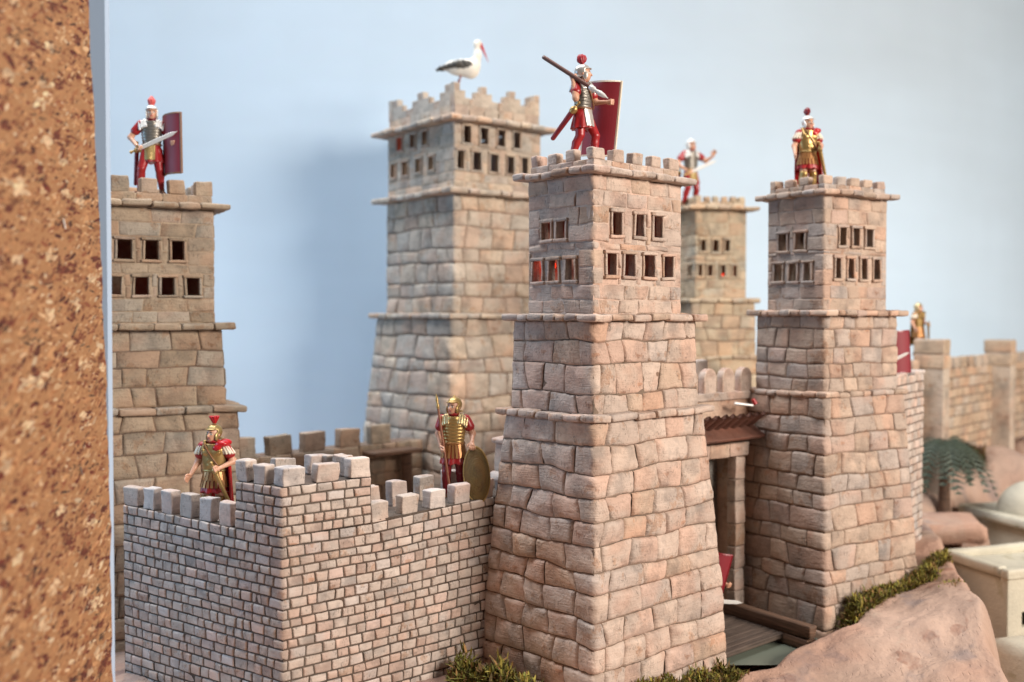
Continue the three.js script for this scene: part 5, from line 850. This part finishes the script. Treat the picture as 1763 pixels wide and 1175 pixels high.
{
  const f = figurine(spearman, 'soldier in silver helmet aiming a spear, on the nearest tower', [0.0625, 0.4325, -0.925], 0.0885, 0.88);
  spear(held('spear', 'thick brown spear with silver tip in the nearest tower soldier\'s raised hand', 'spear', f), [-0.240, 1.085, -0.285], [-0.045, 0.620, 0.315], 0.0210, M.darkWood, M.whiteMetal, 0.20);
  scutum(held('shield', 'curved red shield with cream edge on the far side of the spear soldier', 'shield', f), [0.200, 0.505, 0.030], [0.12, 0, 0.99], [0, -0.10], 0.38, 0.74, 1);
}
{
  const f = figurine(swordShield, 'soldier with pink plume and drawn sword on the left tower', [-0.3645, 0.4225, -1.062], 0.0905, 0.22);
  sword(held('sword', 'broad silver sword with gold guard held on the left tower', 'sword', f), [-0.205, 0.452, 0.120], [0.275, 0.690, 0.215]);
  scutum(held('shield', 'dull red shield with dark edge held on the left tower', 'shield', f), [0.175, 0.565, 0.130], [0.62, 0, 0.78], [0, 0.02], 0.32, 0.66, 1, M.leather);
}
{
  const f = figurine(swordRaised, 'blurred swordsman raising an open hand on the small rear tower', [0.2540, 0.45394, -1.490], 0.0970, 0.45);
  sword(held('sword', 'pale sword held low on the small rear tower', 'sword', f), [-0.205, 0.452, 0.120], [0.275, 0.690, 0.215]);
}
figurine(commanderB, 'gold armoured commander with dark red crest on the right-hand tower', [0.3150, 0.4260, -1.118], 0.0870, 0.22);
figurine(commanderA, 'red-cloaked commander with open hand on the walkway left of the turret', [-0.2545, 0.1190, -0.890], 0.0885, -0.12);
figurine(commanderB.filter((q) => q[0] !== 'crest').map(([n, g, m, u]) => [n, g, m === M.red ? M.copper : m === M.capeRed ? M.gold : m === M.whiteMetal ? M.paleGold : m, u]), 'tiny blurred gold figure behind the far city wall pier', [0.589, 0.243, -1.515], 0.0760, 0.6);
{
  const f = figurine(guard, 'gold armoured guard standing on the brick wall walkway right of the turret', [-0.0525, 0.1330, -0.944], 0.0935, -0.05);
  spear(held('spear', 'slim brown spear with gold point held upright by the gold guard', 'spear', f), [-0.005, 0.000, 0.135], [-0.160, 1.045, 0.025], 0.0115, M.spearWood, M.gold, 0.13);
  const s = held('oval_shield', 'speckled gold oval shield under the guard\'s hand', 'shield', f), g = new THREE.SphereGeometry(1, 36, 18, 0, Math.PI * 2, 0, Math.PI / 2).rotateX(Math.PI / 2).scale(0.115, 0.262, 0.035); part('shield_face', g.rotateX(-0.08).rotateY(0.15).rotateZ(0.06).translate(0.215, 0.272, 0.115), mat(lin(0.25, 0.165, 0.055), { metalness: 0.3, roughness: 0.5, map: stoneMap, bumpMap: stoneBump, bumpScale: 0.0016 }), s);
  part('rim', new THREE.TorusGeometry(1, 0.05, 8, 48).scale(0.117, 0.264, 0.16).rotateX(-0.08).rotateY(0.15).rotateZ(0.06).translate(0.215, 0.272, 0.115), M.gold, s);
}
{
  const f = figurine(swordShield, 'soldier at the gate almost hidden behind the nearest tower', [0.184, -0.0115, -1.008], 0.0885, 0.75);
  scutum(held('shield', 'dark red shield corner poking out beside the nearest tower at the gate', 'shield', f), [-0.075, 0.700, 0.160], [0.73, 0, 0.68], [0, -0.25], 0.36, 0.56, 1, M.darkRed);
  sword(held('sword', 'white sword tip poking out low beside the nearest tower', 'sword', f), [-0.10, 0.452, 0.120], [0.455, 0.330, 0.180]);
}
{
  const f = figurine(swordShield, 'soldier on the brick wall end, hidden behind the right-hand tower', [0.4150, 0.2335, -1.220], 0.0885, 0.5);
  scutum(held('shield', 'red shield showing past the right edge of the right-hand tower', 'shield', f), [0.140, 0.290, 0.335], [0.878, 0, 0.479], [0, 0.05], 0.36, 0.54, 1, M.darkRed);
  sword(held('sword', 'white sword crossing the red shield behind the right-hand tower', 'sword', f), [-0.200, 0.120, 0.400], [0.174, 0.290, 0.483]);
}
{ // small white blade with a red grip lying on the gate parapet
  const p = W(0.2440, 1.098), t = thing('sword', 'tiny white blade with red grip resting on the gatehouse parapet', 'sword', [p[0], 0.2075, p[1]], 0.15); t.scale.setScalar(0.06);
  const s = new THREE.CylinderGeometry(0.03, 0.02, 0.34, 8).rotateZ(1.45); part('blade', s, M.whiteMetal, t); part('grip', new THREE.CylinderGeometry(0.035, 0.045, 0.10, 8).rotateZ(0.5).translate(0.19, 0.05, 0), M.red, t);
}
{ // stork on the keep
  seed(66);
  const t = thing('stork', 'white stork with dark wings and long red beak atop the tallest keep', 'stork', [-0.0650, 0.5717, -1.405], 0.0); t.scale.setScalar(0.0700);
  const up = 0.25, Lf = (g) => g.translate(0, up, 0);
  const body = blend([ell([-0.02, 0.62, 0], [0.30, 0.165, 0.15]), ell([0.14, 0.59, 0], [0.17, 0.18, 0.14]), cap([0.22, 0.68, 0], [0.27, 0.86, 0], 0.105, 0.068), cap([0.27, 0.86, 0], [0.255, 1.04, 0], 0.066, 0.055), ell([0.275, 1.085, 0], [0.078, 0.066, 0.058]), cap([-0.25, 0.64, 0], [-0.42, 0.62, 0], 0.10, 0.035)], 0.06);
  part('body', Lf(surfaceNet(body, [-0.52, 0.38, -0.2], [0.40, 1.2, 0.2], 0.018)), mat(lin(0.78, 0.73, 0.64), { roughness: 0.55 }), t);
  const wingMat = mat(lin(0.055, 0.05, 0.042), { roughness: 0.5 });
  for (const s of [-1, 1]) { const w = blend([ell([-0.02, 0.655, s * 0.135], [0.20, 0.088, 0.035]), cap([-0.1, 0.665, s * 0.125], [-0.46, 0.60, s * 0.06], 0.070, 0.028), cap([-0.15, 0.63, s * 0.12], [-0.52, 0.575, s * 0.04], 0.040, 0.014)], 0.02); part('wing', Lf(surfaceNet((x, y, z) => w(x, y, z) + 0.006 * Math.sin(x * 60 + y * 40), [-0.58, 0.48, s < 0 ? -0.22 : -0.02], [0.22, 0.80, s < 0 ? 0.02 : 0.22], 0.014)), wingMat, t); }
  part('beak', Lf(aim(new THREE.ConeGeometry(0.034, 0.42, 12).translate(0, 0.21, 0), [0.325, 1.075, 0], [0.49, 0.70, 0.02])), mat(lin(0.55, 0.03, 0.025), { roughness: 0.35 }), t);
  for (const s of [-1, 1]) part('eye', new THREE.SphereGeometry(0.012, 10, 8).translate(0.31, 1.10 + up, s * 0.05), M.eyeBlack, t);
  const legMat = mat(lin(0.30, 0.13, 0.13), { roughness: 0.5 });
  for (const [k, a] of [[[-0.10, 0.50, 0.04], [0.06, 0.012, 0.05]], [[-0.16, 0.46, -0.04], [-0.22, 0.012, -0.05]]]) part('leg', surfaceNet(blend([cap([-0.04, 0.75, k[2]], k, 0.022, 0.017), cap(k, a, 0.017, 0.014), cap(a, add3(a, [0.07, 0.0, 0]), 0.012, 0.008), cap(a, add3(a, [0.05, 0.0, 0.04]), 0.012, 0.008), ell(k, [0.024, 0.024, 0.024])], 0.012), [-0.28, -0.02, -0.12], [0.16, 0.80, 0.13], 0.012), legMat, t);
}

scene.traverse((o) => { if (o.isMesh) { o.castShadow = true; o.receiveShadow = true; } });
renderer.render(scene, camera);
